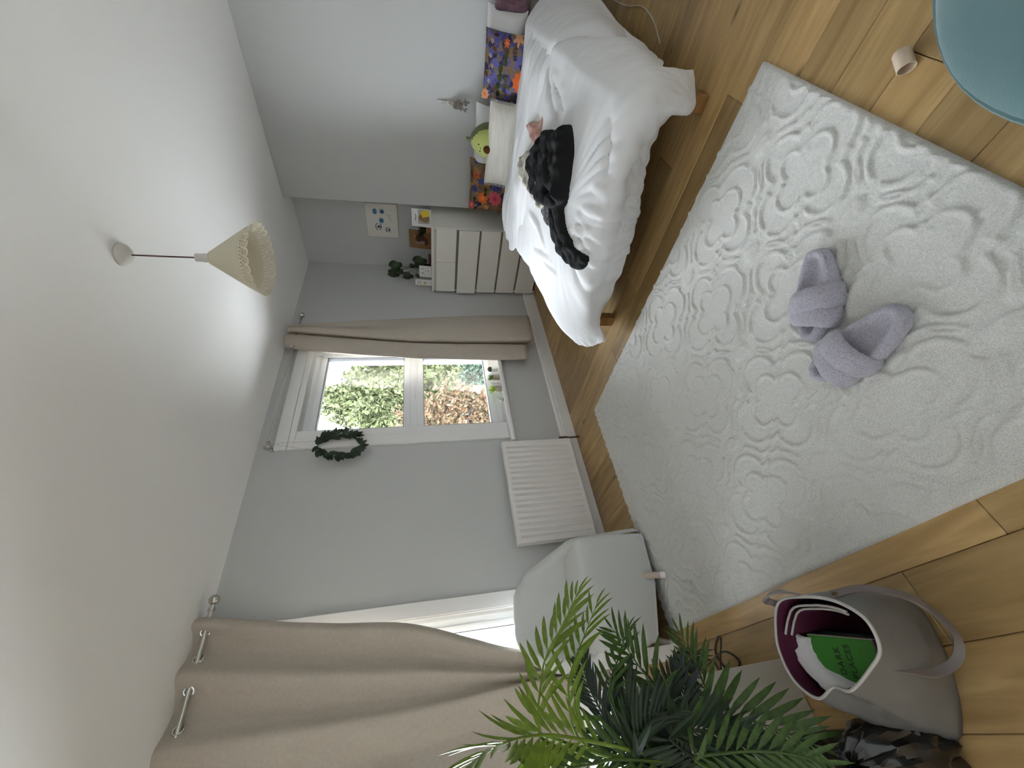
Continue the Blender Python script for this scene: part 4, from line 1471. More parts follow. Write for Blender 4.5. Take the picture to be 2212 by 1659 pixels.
Y2, Z2 = 2.945, 2.632
pole('thick brass curtain pole with a ball end over the wide left window', -3.05, 0.775, Y2, Z2, 0.0135, (0.735, -3.0), ((0.775, 1, 'ball'), (-3.05, -1, 'ball')))
cols_top = [(.715, 2.995), (.742, 2.945), (.70, 2.905), (.655, 2.955), (.60, 2.985), (.535, 2.955), (.46, 2.900), (.390, 2.945), (.31, 2.99), (.225, 2.955), (.14, 2.90), (.05, 2.945), (-.05, 2.99), (-.15, 2.94), (-.25, 2.90)]
cols_mid = [(.545, 2.99), (.565, 2.945), (.52, 2.905), (.455, 2.955), (.41, 2.985), (.365, 2.965), (.31, 2.915), (.26, 2.945), (.21, 2.98), (.165, 2.955), (.125, 2.91), (.045, 2.935), (-.03, 2.985), (-.12, 2.94), (-.22, 2.90)]
cols_low = [(.30, 2.985), (.315, 2.95), (.285, 2.92), (.25, 2.955), (.23, 2.985), (.215, 2.965), (.20, 2.925), (.185, 2.95), (.175, 2.98), (.168, 2.955), (.16, 2.91), (.10, 2.93), (.02, 2.98), (-.09, 2.94), (-.2, 2.90)]


def mixc(a, b, t):
    return [(p[0] + (q[0] - p[0]) * t, p[1] + (q[1] - p[1]) * t) for p, q in zip(a, b)]


secs = [(2.700, cols_top), (2.63, cols_top), (2.35, mixc(cols_top, cols_mid, .30)), (1.95, mixc(cols_top, cols_mid, .68)), (1.50, cols_mid), (1.15, mixc(cols_mid, cols_low, .48)), (0.85, mixc(cols_mid, cols_low, .88)), (0.55, cols_low), (0.30, mixc(cols_low, cols_mid, -.10))]
curtain('wide beige eyelet curtain drawn across the left window, bunched to the left low down', secs, 6, 10,
        [(.665, 2.945, 2.632, (.55, .85, 0)), (.535, 2.950, 2.632, (.5, -.85, 0)), (.388, 2.945, 2.632, (.5, .85, 0)), (.228, 2.950, 2.632, (.5, -.85, 0)), (.048, 2.945, 2.632, (.5, .85, 0))], None, seed=5, wr=0.003)

# ------------------------------------------------------------------ wreath hung from the pole of the small window
wr_ = thing('leaf_wreath', 'oval dark green leaf wreath hung by thread from the slim curtain pole', 'wreath', (1.94, 3.03, 2.05))
M_WLEAF = mat('deep_green_wreath_leaf', (0.028, 0.05, 0.024), 0.5, 0.4, nscale=30, namt=0.4)
hoop = []
for k in range(40):
    t = PI / 2 + 2 * PI * k / 40
    hoop.append((1.945 + 0.098 * math.cos(t), 3.040 + 0.01 * math.sin(3 * t), 2.055 + 0.165 * math.sin(t)))
MB().tube(hoop + [hoop[0]], 0.0035, 6, caps=False).build('hoop', M_STEM, wr_)
for s in (-1, 1):
    MB().tube([(1.958, 2.985, 2.57), (1.945 + s * 0.05, 3.035, 2.055 + 0.142)], 0.0012, 5).build('thread', mat('grey_thread', (0.35, 0.33, 0.30), 0.9), wr_)


def leaf_mesh(name, m, L=1.0, W=0.36, n=6, cup=0.12, droop=0.15):
    v, f = [], []
    for i in range(n + 1):
        t = i / n
        w_ = W * math.sin(PI * min(1, t ** 0.8)) * 0.5 + (0.02 if 0 < i < n else 0)
        z = -droop * t * t
        v += [(t * L, -w_, z + cup * w_), (t * L, 0, z), (t * L, w_, z + cup * w_)]
    for i in range(n):
        a = 3 * i
        f += [(a, a + 3, a + 4, a + 1), (a + 1, a + 4, a + 5, a + 2)]
    me = bpy.data.meshes.new(name)
    me.from_pydata(v, [], f)
    me.polygons.foreach_set('use_smooth', [True] * len(f))
    me.materials.append(m)
    return me


def place(name, me, parent, pos, direction, normal, scale, pinv):
    a = Vector(direction).normalized()
    n = Vector(normal)
    n = (n - a * n.dot(a))
    n = n.normalized() if n.length > 1e-4 else a.orthogonal().normalized()
    b = n.cross(a)
    o = bpy.data.objects.new(name, me)
    COL.objects.link(o)
    o.parent = parent
    o.matrix_parent_inverse = pinv
    o.matrix_basis = Matrix(((a.x * scale, b.x * scale, n.x * scale, pos[0]), (a.y * scale, b.y * scale, n.y * scale, pos[1]), (a.z * scale, b.z * scale, n.z * scale, pos[2]), (0, 0, 0, 1)))
    return o


lm = leaf_mesh('leaf', M_WLEAF, 1.0, 0.42)
pinv = wr_.matrix_basis.inverted()
rg = random.Random(11)
for k in range(120):
    t = PI / 2 + rg.uniform(-PI, PI) * (0.86 if rg.random() < 0.8 else 1.0)
    side = 1 if math.cos(t) >= 0 else -1
    p = Vector((1.945 + 0.098 * math.cos(t), 3.040, 2.055 + 0.165 * math.sin(t)))
    tang = Vector((side * 0.098 * math.sin(t) * 1.0, 0, -0.165 * abs(math.cos(t)) - 0.02)).normalized()
    out = Vector((math.cos(t), -0.35, math.sin(t) * 0.6)) * rg.choice([1.2, 1.2, -0.5]) + Vector((rg.uniform(-.3, .3), rg.uniform(-.5, .1), rg.uniform(-.3, .3)))
    d = (tang * 0.75 + out * 0.8).normalized()
    if d.y > 0.1:
        d.y = -d.y
    place('leaf', lm, wr_, p + Vector((rg.uniform(-.01, .01), rg.uniform(-.012, .0), rg.uniform(-.01, .01))), d, (rg.uniform(-.5, .5), -1, rg.uniform(-.3, .6)), rg.uniform(0.048, 0.088), pinv)

# ------------------------------------------------------------------ dried flowers on the bed wall
df = thing('dried_flowers', 'small bunch of dried flowers hung head down on the wall above the bed', 'dried flowers', (4.30, 1.20, 1.03))
M_DRY = mat('dry_stem', (0.40, 0.36, 0.28), 0.9)
M_DRYF = mat('faded_purple_bloom', (0.16, 0.13, 0.12), 1.0, nscale=80, col2=(0.34, 0.30, 0.26, 1))
mb = MB()
hd_ = MB()
rg = random.Random(4)
for k in range(16):
    a = rg.uniform(-1, 1)
    top_ = Vector((4.315, 1.193 + rg.uniform(-.012, .012), 1.165 - rg.uniform(0, .03)))
    mid = Vector((4.308, 1.196 + a * .006, 1.085))
    end = Vector((4.30 - rg.uniform(0, .03), 1.20 + a * 0.055, 0.93 + rg.uniform(-.04, .05)))
    mb.tube([top_, mid, mid.lerp(end, .5) + Vector((-.004, 0, 0)), end], [.0016, .0014, .0012, .001], 5)
    for q_ in range(5):
        c = mid.lerp(end, rg.uniform(.45, 1.0)) + Vector((rg.uniform(-.012, .002), rg.uniform(-.012, .012), rg.uniform(-.012, .012)))
        hd_.ball(c, rg.uniform(.004, .008), 6, 4, (1, 1, 1.7))
q = mb.build('stems', M_DRY, df)
q['kind'] = 'stuff'
q = hd_.build('blooms', M_DRYF, df)
q['kind'] = 'stuff'
MB().torus((4.308, 1.196, 1.095), .013, .006, (0, 0, 1), 14, 6).build('ribbon', mat('white_ribbon', (0.70, 0.68, 0.62), 0.8), df)
MB().tube([(4.318, 1.190, 1.19), (4.312, 1.194, 1.10)], .005, 8).build('paper_wrap', M_PAPER, df)

# ------------------------------------------------------------------ things on the sill of the small window
SZ = W1[2] + 0.020
M_CREAMPOT = mat('stone_coloured_pot', (0.52, 0.46, 0.36), 0.8, nscale=30, namt=0.3)
M_LIME = mat('bright_grass', (0.33, 0.48, 0.05), 0.5, 0.3)
M_MID = mat('mid_green_grass', (0.13, 0.24, 0.05), 0.5, 0.3)


def grass_pot(label, x_, y_, m, seed, hgt):
    t = thing('grass_pot', label, 'plant', (x_, y_, SZ), )
    MB().lathe([(.026, 0), (.031, .060), (.031, .066), (.027, .066), (.026, .058), (.0001, .057)], 18, (x_, y_, SZ)).build('pot', M_CREAMPOT, t)
    rg = random.Random(seed)
    mb = MB()
    for k in range(46):
        a, l_ = rg.uniform(0, 2 * PI), rg.uniform(.6, 1.1) * hgt
        tt = rg.uniform(0, .75)
        b0 = Vector((x_ + math.cos(a) * .015, y_ + math.sin(a) * .015, SZ + .056))
        tip = b0 + Vector((math.cos(a) * tt, math.sin(a) * tt, 1)).normalized() * l_
        s_ = Vector((-math.sin(a), math.cos(a), 0)) * .0035
        mid = b0.lerp(tip, .55) + Vector((0, 0, .006))
        mb.add([b0 - s_, b0 + s_, mid + s_, mid - s_, tip], [(0, 1, 2, 3), (3, 2, 4)])
    q = mb.build('grass', m, t, smooth=False)
    q['kind'] = 'stuff'


cp = thing('cactus_pot', 'round green cactus in a white pot on the sill, nearest the curtain', 'plant', (2.80, 3.09, SZ))
MB().lathe([(.024, 0), (.030, .058), (.030, .064), (.026, .064), (.025, .054), (.0001, .053)], 18, (2.80, 3.09, SZ)).build('pot', M_UPVC, cp)
MB().lathe([(max(math.sin(PI * i / 10), 1e-4) * .026, SZ + .078 - math.cos(PI * i / 10) * .026 - SZ) for i in range(11)], 24, (2.80, 3.09, SZ), None, lambda i, t, r, z: (r * (1 + .07 * math.cos(10 * t)), z)).build('cactus', M_LEAF_A, cp)
grass_pot('stone pot of dark green grass standing in the middle of the sill', 2.675, 3.075, M_MID, 1, .065)
grass_pot('stone pot of bright lime grass standing on the sill left of the darker one', 2.51, 3.055, M_LIME, 2, .08)
o = MB().lathe([(.026, 0), (.030, .01), (.030, .07), (.024, .08), (.020, .082), (.0001, .083)], 18, (2.60, 3.115, SZ)).build('candle_jar', mat('frosted_white_glass', (0.72, 0.73, 0.73), 0.35), None)
tag(o, 'frosted white jar on the sill between the two grass pots', 'jar')
o = MB().lathe([(.024, 0), (.028, .01), (.028, .06), (.022, .072), (.0001, .073)], 18, (2.745, 3.125, SZ)).build('candle_jar', bpy.data.materials['frosted_white_glass'], None)
tag(o, 'frosted white jar on the sill beside the cactus pot', 'jar')
M_CLEAR = mat('clear_glass', (0.9, 0.92, 0.92), 0.05, 0.5)
M_CLEAR.node_tree.nodes['Principled BSDF'].inputs['Transmission Weight'].default_value = 0.9
gb = thing('glass_bird', 'tiny clear glass ornament at the left of the pots on the sill', 'ornament', (2.375, 3.05, SZ))
MB().ball((2.375, 3.05, SZ + .020), .016, 12, 8, (1.4, .9, 1.2)).build('body', M_CLEAR, gb)
MB().tube([(2.39, 3.05, SZ + .03), (2.40, 3.05, SZ + .055), (2.405, 3.05, SZ + .062)], [.006, .004, .006], 8).build('neck', M_CLEAR, gb)
MB().lathe([(.013, 0), (.013, .004), (.004, .008)], 12, (2.375, 3.05, SZ)).build('base', M_CLEAR, gb)

# ------------------------------------------------------------------ pendant lamp
LX, LY = 1.897, 1.269
pl = thing('pendant_lamp', 'cream conical pendant shade with a lace scalloped edge hanging on a dark flex', 'lamp', (LX, LY, ZC))
M_ROSE = mat('ceiling_rose_plastic', (0.62, 0.60, 0.56), 0.6)
MB().lathe([(.052, -.001), (.054, -.006), (.047, -.022), (.030, -.036), (.012, -.042), (.0001, -.043)], 24, (LX, LY, ZC)).build('ceiling_rose', M_ROSE, pl)
MB().tube([(LX, LY, ZC - .04), (LX - .002, LY, 2.53), (LX - .003, LY, 2.395)], .0035, 8).build('flex', mat('brown_flex', (0.075, 0.035, 0.03), 0.6), pl)
MB().lathe([(.006, 0), (.019, -.004), (.0195, -.034), (.021, -.036), (.021, -.072), (.0001, -.072)], 16, (LX - .003, LY, 2.398)).build('lamp_holder', M_ROSE, pl)
MB().torus((LX - .003, LY, 2.330), .021, .004, (0, 0, 1), 18, 6).build('shade_ring', M_GASKET, pl)
M_SHADE = mat('cream_lampshade_card', (0.60, 0.555, 0.44), 0.85, 0.15)
bb_ = M_SHADE.node_tree.nodes['Principled BSDF']
SR, ST, SB, SL = .152, 2.335, 2.165, 2.108
nseg, nsc = 140, 28
P = []
for i in range(13):
    t = i / 12
    P.append([(LX - .003 + (.028 + (SR * 0.92 - .028) * t) * math.cos(2 * PI * k / nseg), LY + (.028 + (SR * 0.92 - .028) * t) * math.sin(2 * PI * k / nseg), ST + (SB - ST) * t) for k in range(nseg)])
sh_ = MB().grid(P, closed_v=True).build('shade', M_SHADE, pl, angle=180)
solidify(sh_, .0015, 0)
# pierced lace band with a scalloped edge
rows, cols = 12, 280
V, F, hole = [], [], set()
for i in range(rows + 1):
    for k in range(cols):
        a = 2 * PI * k / cols
        t = i / rows
        ph = (k % (cols // nsc)) / (cols / nsc)
        sc = math.sin(PI * ph) ** .6
        depth = (SB - SL) * (0.80 + 0.20 * sc)
        R_ = SR * 0.92 + SR * 0.22 * t * (depth / (SB - SL))
        V.append((LX - .003 + R_ * math.cos(a), LY + R_ * math.sin(a), SB - depth * t))
for i in range(rows):
    for k in range(cols):
        c = k % 10
        cut = (i in (2, 3) and c in (1, 2, 6, 7)) or (i in (5, 6) and c in (3, 4, 5, 8, 9)) or (i in (8, 9) and c in (2, 4, 6)) or (i == 4 and c == 0) or (i == 7 and c in (1, 7))
        if not cut:
            F.append((i * cols + k, i * cols + (k + 1) % cols, (i + 1) * cols + (k + 1) % cols, (i + 1) * cols + k))
lc = MB().add(V, F).build('lace_edge', M_SHADE, pl, smooth=False)
solidify(lc, .0015, 0)
MB().lathe([(max(math.sin(PI * i / 8), 1e-4) * .028, -math.cos(PI * i / 8) * .034) for i in range(9)], 14, (LX - .003, LY, 2.285)).build('bulb', M_UPVC, pl)

# ------------------------------------------------------------------ slip-covered tub chair
ch = thing('tub_chair', 'low tub chair under a loose pale grey cover, by the curtain of the wide window', 'chair', (.50, 2.70, 0))
M_COVER = mat('pale_grey_cover', (0.60, 0.605, 0.595), 0.95, 0.1, bump=0.15, bscale=160, sheen=0.1)
# plan of the back and arms, from the right arm front round the back to the left arm front
plan = [(.800, 2.46), (.845, 2.55), (.868, 2.66), (.850, 2.78), (.775, 2.87), (.655, 2.925), (.50, 2.945), (.345, 2.925), (.23, 2.87), (.16, 2.78), (.145, 2.66), (.16, 2.55), (.20, 2.46)]
tops = [.475, .478, .490, .56, .72, .815, .845, .845, .80, .66, .50, .478, .475]
PL = cr([(a, b, c) for (a, b), c in zip(plan, tops)], 6)
cen = Vector((.50, 2.60))
net = []
for px, py, tz in PL:
    d = Vector((cen.x - px, cen.y - py)).normalized()
    th = 0.085
    row = []
    for off, z in ((-0.012, .035), (-.010, .12), (-0.004, .25), (0.0, tz * .72), (.004, tz - .05), (.018, tz - .015), (.045, tz), (.072, tz - .015), (th, tz - .055), (th + .004, max(.40, tz - .20)), (th + .006, .36)):
        row.append((px + d.x * off, py + d.y * off, z))
    net.append(row)
A = np.array(net)
A = A + normals_of(A) * (0.006 * fnoise(A, 9, 9, 7, 2.2) + 0.010 * np.abs(fnoise(A, 14, 14, 3, 6.2)) * (A[:, :, 2] > .45))[:, :, None]
A2 = np.swapaxes(cr(np.swapaxes(A, 0, 1), 3), 0, 1)
MB().grid(A2, flip=False).build('back_cover', M_COVER, ch, angle=180)
# seat with its skirt
sx0, sx1, sy0, sy1 = .190, .815, 2.432, 2.86
prof_s = [(0.018, .055), (0.012, .10), (0.004, .22), (0.0, .38), (0.002, .440), (.012, .466), (.035, .478), (.09, .484), (.20, .486)]
rowsP = []
for k in range(72):
    t = 2 * PI * k / 72
    c_, s_ = math.cos(t), math.sin(t)
    e_ = 0.16
    ux = abs(c_) ** e_ * (1 if c_ >= 0 else -1)
    uy = abs(s_) ** e_ * (1 if s_ >= 0 else -1)
    row = []
    for ins, z in prof_s:
        hx, hy = (sx1 - sx0) / 2 - ins, (sy1 - sy0) / 2 - ins
        zz = z
        if z < .12:
            # the hem lifts towards the left of the front
            lx_ = (sx1 + sx0) / 2 + ux * hx
            zz = z + 0.10 * max(0, (.50 - lx_) / .3) - 0.03 * max(0, (lx_ - .6) / .2)
        row.append(((sx0 + sx1) / 2 + ux * hx, (sy0 + sy1) / 2 + uy * hy, zz))
    rowsP.append(row)
A = np.array(rowsP)
nn_ = np.stack([A[:, :, 0] - .5, A[:, :, 1] - 2.65, A[:, :, 2] * 0], 2)
nn_ /= np.linalg.norm(nn_, axis=2, keepdims=True) + 1e-9
A = A + nn_ * (0.007 * fnoise(A, 8, 8, 4, 9.2))[:, :, None]
A2 = np.swapaxes(cr(np.swapaxes(A, 0, 1), 3), 0, 1)
mb = MB().grid(A2.swapaxes(0, 1), closed_v=True, flip=False)
nk = 72
mb.f.append(tuple((len(A2[0]) - 1) * nk + k for k in range(nk)))
mb.build('seat_cover', M_COVER, ch, angle=180)
hem = [tuple(r[0]) for r in A2]
MB().tube([(p[0] + (p[0] - .5) * .006, p[1] - .003, p[2] + .008) for p in hem] + [(hem[0][0], hem[0][1] - .003, hem[0][2] + .008)], .0035, 6, caps=False).build('hem_seam', M_COVER, ch)
M_LEGW = mat('whitewashed_beech', (0.55, 0.45, 0.38), 0.5)
for (lx_, ly_), (tx, ty) in (((.523, 2.389), (.56, 2.50)), ((.205, 2.56), (.26, 2.62)), ((.74, 2.86), (.70, 2.80)), ((.28, 2.88), (.32, 2.82))):
    lg = MB().tube([(tx, ty, .16), (lx_, ly_, .042)], [.024, .017], 12).build('leg', M_LEGW, ch)
    z_ = 0.0165 if RX0 < lx_ < RX1 and ly_ < RY1 else 0.0
    MB().tube([((lx_ + (lx_ - tx) * .0), ly_, .044), (lx_ + (lx_ - tx) * .12, ly_ + (ly_ - ty) * .12, z_ + .0005)], [.0185, .0185], 12).build('leg_cap', M_UPVC, lg)

# ------------------------------------------------------------------ storage unit at the left
su = thing('storage_unit', 'plain off-white storage unit standing in front of the wide curtain, behind the palm', 'cabinet', (-.40, 2.0, 0))
M_SU = mat('off_white_unit_board', (0.52, 0.49, 0.43), 0.5, 0.35)
MB().rbox(-.86, .030, 1.735, 1.753, .004, .715, .0015, 1).build('front_panel', M_SU, su, smooth=False)
MB().rbox(.012, .030, 1.755, 2.19, 0, .715, .0015, 1).build('side_panel', M_SU, su, smooth=False)
MB().rbox(-.86, -.842, 1.755, 2.19, 0, .715, .0015, 1).build('side_panel', M_SU, su, smooth=False)
MB().rbox(-.84, .010, 2.172, 2.19, 0, .715, .0015, 1).build('back_panel', M_SU, su, smooth=False)
MB().rbox(-.87, .040, 1.728, 2.20, .717, .737, .002, 1).build('top', M_SU, su, smooth=False)

# a white lace cloth over the far end of its top
o = MB()
LCx = np.linspace(-.62, -.10, 22)
LCy = np.linspace(1.90, 2.26, 14)
Pz = [[(x_, y_ if y_ < 2.203 else 2.203 + (y_ - 2.203) * .2, .7395 + .004 * abs(nz(x_ * 14, y_ * 14)) if y_ < 2.203 else .7395 - (y_ - 2.203)) for y_ in LCy] for x_ in LCx]
lo = o.grid(Pz, flip=True).build('lace_cloth', mat('white_lace', (0.72, 0.72, 0.70), 0.9, bump=0.6, bscale=140), None, angle=180)
tag(lo, 'crumpled white lace cloth on the storage unit behind the palm fronds', 'cloth')

# ------------------------------------------------------------------ palm
pa = thing('potted_palm', 'large feathery green palm in front of the off-white storage unit', 'plant', (-.27, 1.52, 0))
M_POT = mat('black_plastic_pot', (0.012, 0.012, 0.012), 0.45, 0.4)
MB().lathe([(.085, .0), (.108, .20), (.114, .20), (.114, .225), (.104, .225), (.098, .195), (.0001, .19)], 24, (-.27, 1.52, 0)).build('pot', M_POT, pa)
MB().lathe([(.099, .196), (.06, .204), (.0001, .206)], 20, (-.27, 1.52, 0)).build('soil', mat('soil', (0.02, 0.013, 0.008), 1.0), pa)
M_FR = [mat('painted_lit_frond', (0.17, 0.26, 0.025), 0.45, 0.4, nscale=6, namt=0.3), mat('mid_frond', (0.055, 0.115, 0.018), 0.45, 0.4, nscale=6, namt=0.35), mat('painted_shaded_frond', (0.020, 0.042, 0.018), 0.45, 0.4, nscale=6, namt=0.35), mat('blue_dark_frond', (0.032, 0.046, 0.048), 0.5, 0.4, nscale=9, namt=0.4)]  # daylit left fronds and backlit dark centre are put into the colours
LM = [leaf_mesh('leaflet', m, 1.0, 0.085, 4, 0.45, 0.12) for m in M_FR]
root = (-.27, 1.52, .20)
fronds = [
    ([(-.17, 1.56, .70), (-.058, 1.60, 1.00), (-.021, 1.612, 1.04), (.093, 1.624, 1.003), (.156, 1.636, .971), (.236, 1.648, .894), (.338, 1.66, .802)], 0, .135, 24, 1.0),
    ([(-.18, 1.56, .60), (-.092, 1.60, .90), (.04, 1.61, .926), (.123, 1.62, .883), (.186, 1.63, .83), (.285, 1.64, .748)], 0, .115, 20, 1.0),
    ([(-.17, 1.52, .62), (-.081, 1.50, .90), (-.045, 1.46, 1.031), (-.035, 1.42, 1.121), (-.04, 1.38, 1.189), (-.055, 1.34, 1.253), (-.077, 1.30, 1.306)], 0, .12, 26, 1.0),
    ([(-.19, 1.56, .55), (-.049, 1.60, .796), (.044, 1.62, .777), (.104, 1.64, .725), (.156, 1.66, .678), (.203, 1.68, .63)], 1, .095, 18, .9),
    ([(-.20, 1.54, .50), (-.07, 1.55, .667), (.007, 1.577, .645), (.084, 1.605, .668), (.159, 1.632, .688), (.203, 1.66, .699)], 1, .115, 18, 1.0),
    ([(-.22, 1.53, .50), (-.135, 1.55, .664), (-.052, 1.562, .638), (.014, 1.575, .595), (.056, 1.588, .518), (.082, 1.60, .454)], 2, .10, 18, 1.0),
    ([(-.23, 1.50, .40), (-.117, 1.50, .511), (-.028, 1.525, .498), (.048, 1.55, .489), (.103, 1.575, .481), (.155, 1.60, .479)], 1, .10, 18, 1.0),
    ([(-.21, 1.52, .52), (-.089, 1.50, .622), (-.076, 1.48, .533), (-.103, 1.46, .433), (-.141, 1.44, .359), (-.177, 1.42, .30)], 1, .135, 22, 1.0),
    ([(-.22, 1.46, .50), (-.152, 1.42, .664), (-.156, 1.39, .541), (-.17, 1.36, .454), (-.193, 1.33, .391), (-.216, 1.30, .376)], 1, .11, 20, 1.0),
    ([(-.19, 1.56, .55), (-.091, 1.60, .81), (-.021, 1.62, .827), (.042, 1.64, .842), (.096, 1.66, .843), (.125, 1.68, .841)], 3, .09, 22, 1.0),
    ([(-.22, 1.52, .45), (-.156, 1.50, .653), (-.078, 1.512, .618), (-.016, 1.525, .578), (.017, 1.538, .55), (.055, 1.55, .546)], 3, .085, 20, 1.0),
    ([(-.20, 1.52, .50), (-.128, 1.50, .83), (-.121, 1.483, .93), (-.116, 1.467, 1.013), (-.105, 1.45, 1.104)], 1, .12, 20, 1.0),
    ([(-.22, 1.50, .50), (-.11, 1.48, .687), (-.10, 1.453, .621), (-.12, 1.427, .557), (-.157, 1.40, .506)], 2, .12, 20, 1.0),
    ([(-.20, 1.54, .50), (-.124, 1.55, .735), (-.057, 1.567, .749), (0.0, 1.583, .745), (.048, 1.60, .73)], 2, .115, 20, 1.0),
    ([(-.25, 1.50, .55), (-.22, 1.46, .80), (-.24, 1.40, .92), (-.28, 1.32, .98)], 1, .12, 18, 1.0),
    ([(-.24, 1.53, .50), (-.16, 1.52, .75), (-.12, 1.50, .80), (-.07, 1.47, .76), (-.04, 1.44, .70)], 2, .12, 20, 1.0),
]
pinv = pa.matrix_basis.inverted()
rg = random.Random(21)
for pts, mi, ll, nl, _ in fronds:
    ln = cr([root] + pts, 8)
    k = len(ln)
    fo = MB().tube([tuple(p) for p in ln], [.006 - .0048 * i / (k - 1) for i in range(k)], 6).build('frond', M_FR[mi], pa)
    d_all = np.cumsum(np.r_[0, np.linalg.norm(np.diff(ln, axis=0), axis=1)])
    s0 = d_all[int(k * 0.30)]
    many = mi >= 2
    nl = 44 if many else int(nl * 1.36)
    lv = MB()
    for j in range(nl):
        t = j / (nl - 1)
        s = s0 + (d_all[-1] - s0) * t
        p = Vector([np.interp(s, d_all, ln[:, q]) for q in range(3)])
        p2 = Vector([np.interp(min(s + .01, d_all[-1]), d_all, ln[:, q]) for q in range(3)])
        p1 = Vector([np.interp(s - .01, d_all, ln[:, q]) for q in range(3)])
        tg = (p2 - p1).normalized()
        sd = tg.cross(Vector((0.25, -0.55, 0.8))).normalized() * (1 if j % 2 else -1)
        upn = sd.cross(tg).normalized()
        if upn.z < 0:
            upn = -upn
        if j == nl - 1:
            dr_ = tg
        else:
            dr_ = (tg * (0.75 + .5 * t) + sd * (1.0 - .35 * t) + upn * rg.uniform(.0, .35)).normalized()
        L_ = ll * (0.55 + 0.75 * math.sin(PI * min(1, .22 + .68 * t))) * rg.uniform(.85, 1.1) * (0.85 if j == nl - 1 else 1)
        a = dr_
        n = (upn - a * upn.dot(a)).normalized()
        b = n.cross(a)
        mtx = Matrix(((a.x * L_, b.x * L_, n.x * L_, p.x), (a.y * L_, b.y * L_, n.y * L_, p.y), (a.z * L_, b.z * L_, n.z * L_, p.z), (0, 0, 0, 1)))
        if many:
            lv.add([mtx @ v.co for v in LM[mi].vertices], [tuple(q.vertices) for q in LM[mi].polygons])
        else:
            o = bpy.data.objects.new('leaflet', LM[mi])
            COL.objects.link(o)
            o.parent = fo
            o.matrix_basis = mtx
    if many:
        q = lv.build('leaflets', M_FR[mi], fo)
        q['kind'] = 'stuff'

# black plastic bag slumped against the pot
M_BAG = mat('black_plastic_film', (0.008, 0.008, 0.008), 0.22, 0.6, coat=0.3)
mb = MB()
prof = [(.0001, .002), (.085, .002), (.105, .03), (.11, .09), (.10, .16), (.08, .22), (.055, .26), (.03, .275), (.0001, .27)]
pf = cr(prof, 5)
V = []
sg = 64
for i, (r, z) in enumerate(pf):
    for k in range(sg):
        t = 2 * PI * k / sg
        q = Vector((math.cos(t), math.sin(t), 0))
        n_ = 0.35 * (0.5 - abs(nz(math.cos(t) * 2.2, math.sin(t) * 2.2, z * 9))) + 0.12 * nz(math.cos(t) * 6, math.sin(t) * 6, z * 26)
        rr = r * (1 + n_)
        V.append((-.225 + rr * math.cos(t) * .8, 1.335 + rr * math.sin(t) * .8, max(.002, z + .02 * nz(math.cos(t) * 5, math.sin(t) * 5, z * 20) * (z > .03))))
m3 = len(pf)
F = [(i * sg + k, i * sg + (k + 1) % sg, (i + 1) * sg + (k + 1) % sg, (i + 1) * sg + k) for i in range(m3 - 1) for k in range(sg)]
o = mb.add(V, F).build('plastic_bag', M_BAG, None, angle=30)
tag(o, 'crumpled shiny black plastic bag on the floor left of the tote bag', 'bag')

# ------------------------------------------------------------------ tote bag, open, with a book inside
tb = thing('tote_bag', 'open silver-grey leather tote bag with a maroon lining standing on the floor', 'bag', (-.02, 1.22, 0))
M_TOTE = mat('silver_grey_leather', (0.145, 0.142, 0.14), 0.42, 0.5, bump=0.15, bscale=300)
M_TRIM = mat('pale_leather_edge', (0.42, 0.41, 0.39), 0.4, 0.5)
M_LINING = mat('maroon_lining', (0.075, 0.006, 0.03), 0.7)
bot = [(-.190, 1.215), (-.12, 1.165), (-.03, 1.125), (.055, 1.11), (.10, 1.135), (.105, 1.20), (.06, 1.27), (-.02, 1.31), (-.11, 1.345), (-.185, 1.345), (-.215, 1.30), (-.215, 1.25)]
rim = [(-.069, 1.145, .33), (-.035, 1.06, .325), (.000, 1.005, .32), (.060, .990, .325), (.112, 1.040, .33), (.142, 1.12, .34), (.150, 1.215, .345), (.085, 1.300, .335), (.028, 1.333, .33), (-.036, 1.326, .33), (-.078, 1.275, .325), (-.058, 1.205, .32)]
BO, RI = cr([(a, b, 0.003) for a, b in bot], 8, True), cr(rim, 8, True)
rows = []
for i in range(15):
    t = i / 14
    bulge = 0.020 * math.sin(PI * t)
    C0 = BO * (1 - t) + RI * t
    c = C0.mean(axis=0)
    dv_ = C0 - c
    dv_ /= np.linalg.norm(dv_[:, :2], axis=1, keepdims=True)
    C0 = C0 + dv_ * np.array([1, 1, 0]) * bulge
    if i == 0:
        C0[:, 2] = 0.003
    C0 = C0 + dv_ * np.array([1, 1, 0]) * (0.006 * np.array([noise.noise(Vector((p[0] * 12, p[1] * 12, p[2] * 9))) for p in C0]))[:, None] * (0.3 < t < 0.9)
    rows.append(C0)
R_ = np.array(rows)
mb = MB().grid(R_, closed_v=True)
nb = R_.shape[1]
mb.f.append(tuple(range(nb - 1, -1, -1)))
body_o = mb.build('body', M_TOTE, tb, angle=180)
c = RI.mean(axis=0)
IN = [(p * [1, 1, 1] + (np.array([R_[i].mean(axis=0)[0], R_[i].mean(axis=0)[1], p[2]]) - p) * 0.035) for i in range(2, 15) for p in R_[i]]
IN = np.array(IN).reshape(13, nb, 3)
mb = MB().grid(IN, closed_v=True, flip=True)
mb.f.append(tuple(range(nb)))
mb.build('lining', M_LINING, tb, angle=180)
MB().tube([tuple(p) for p in RI] + [tuple(RI[0])], .0042, 6, caps=False).build('rim_binding', M_TRIM, tb)
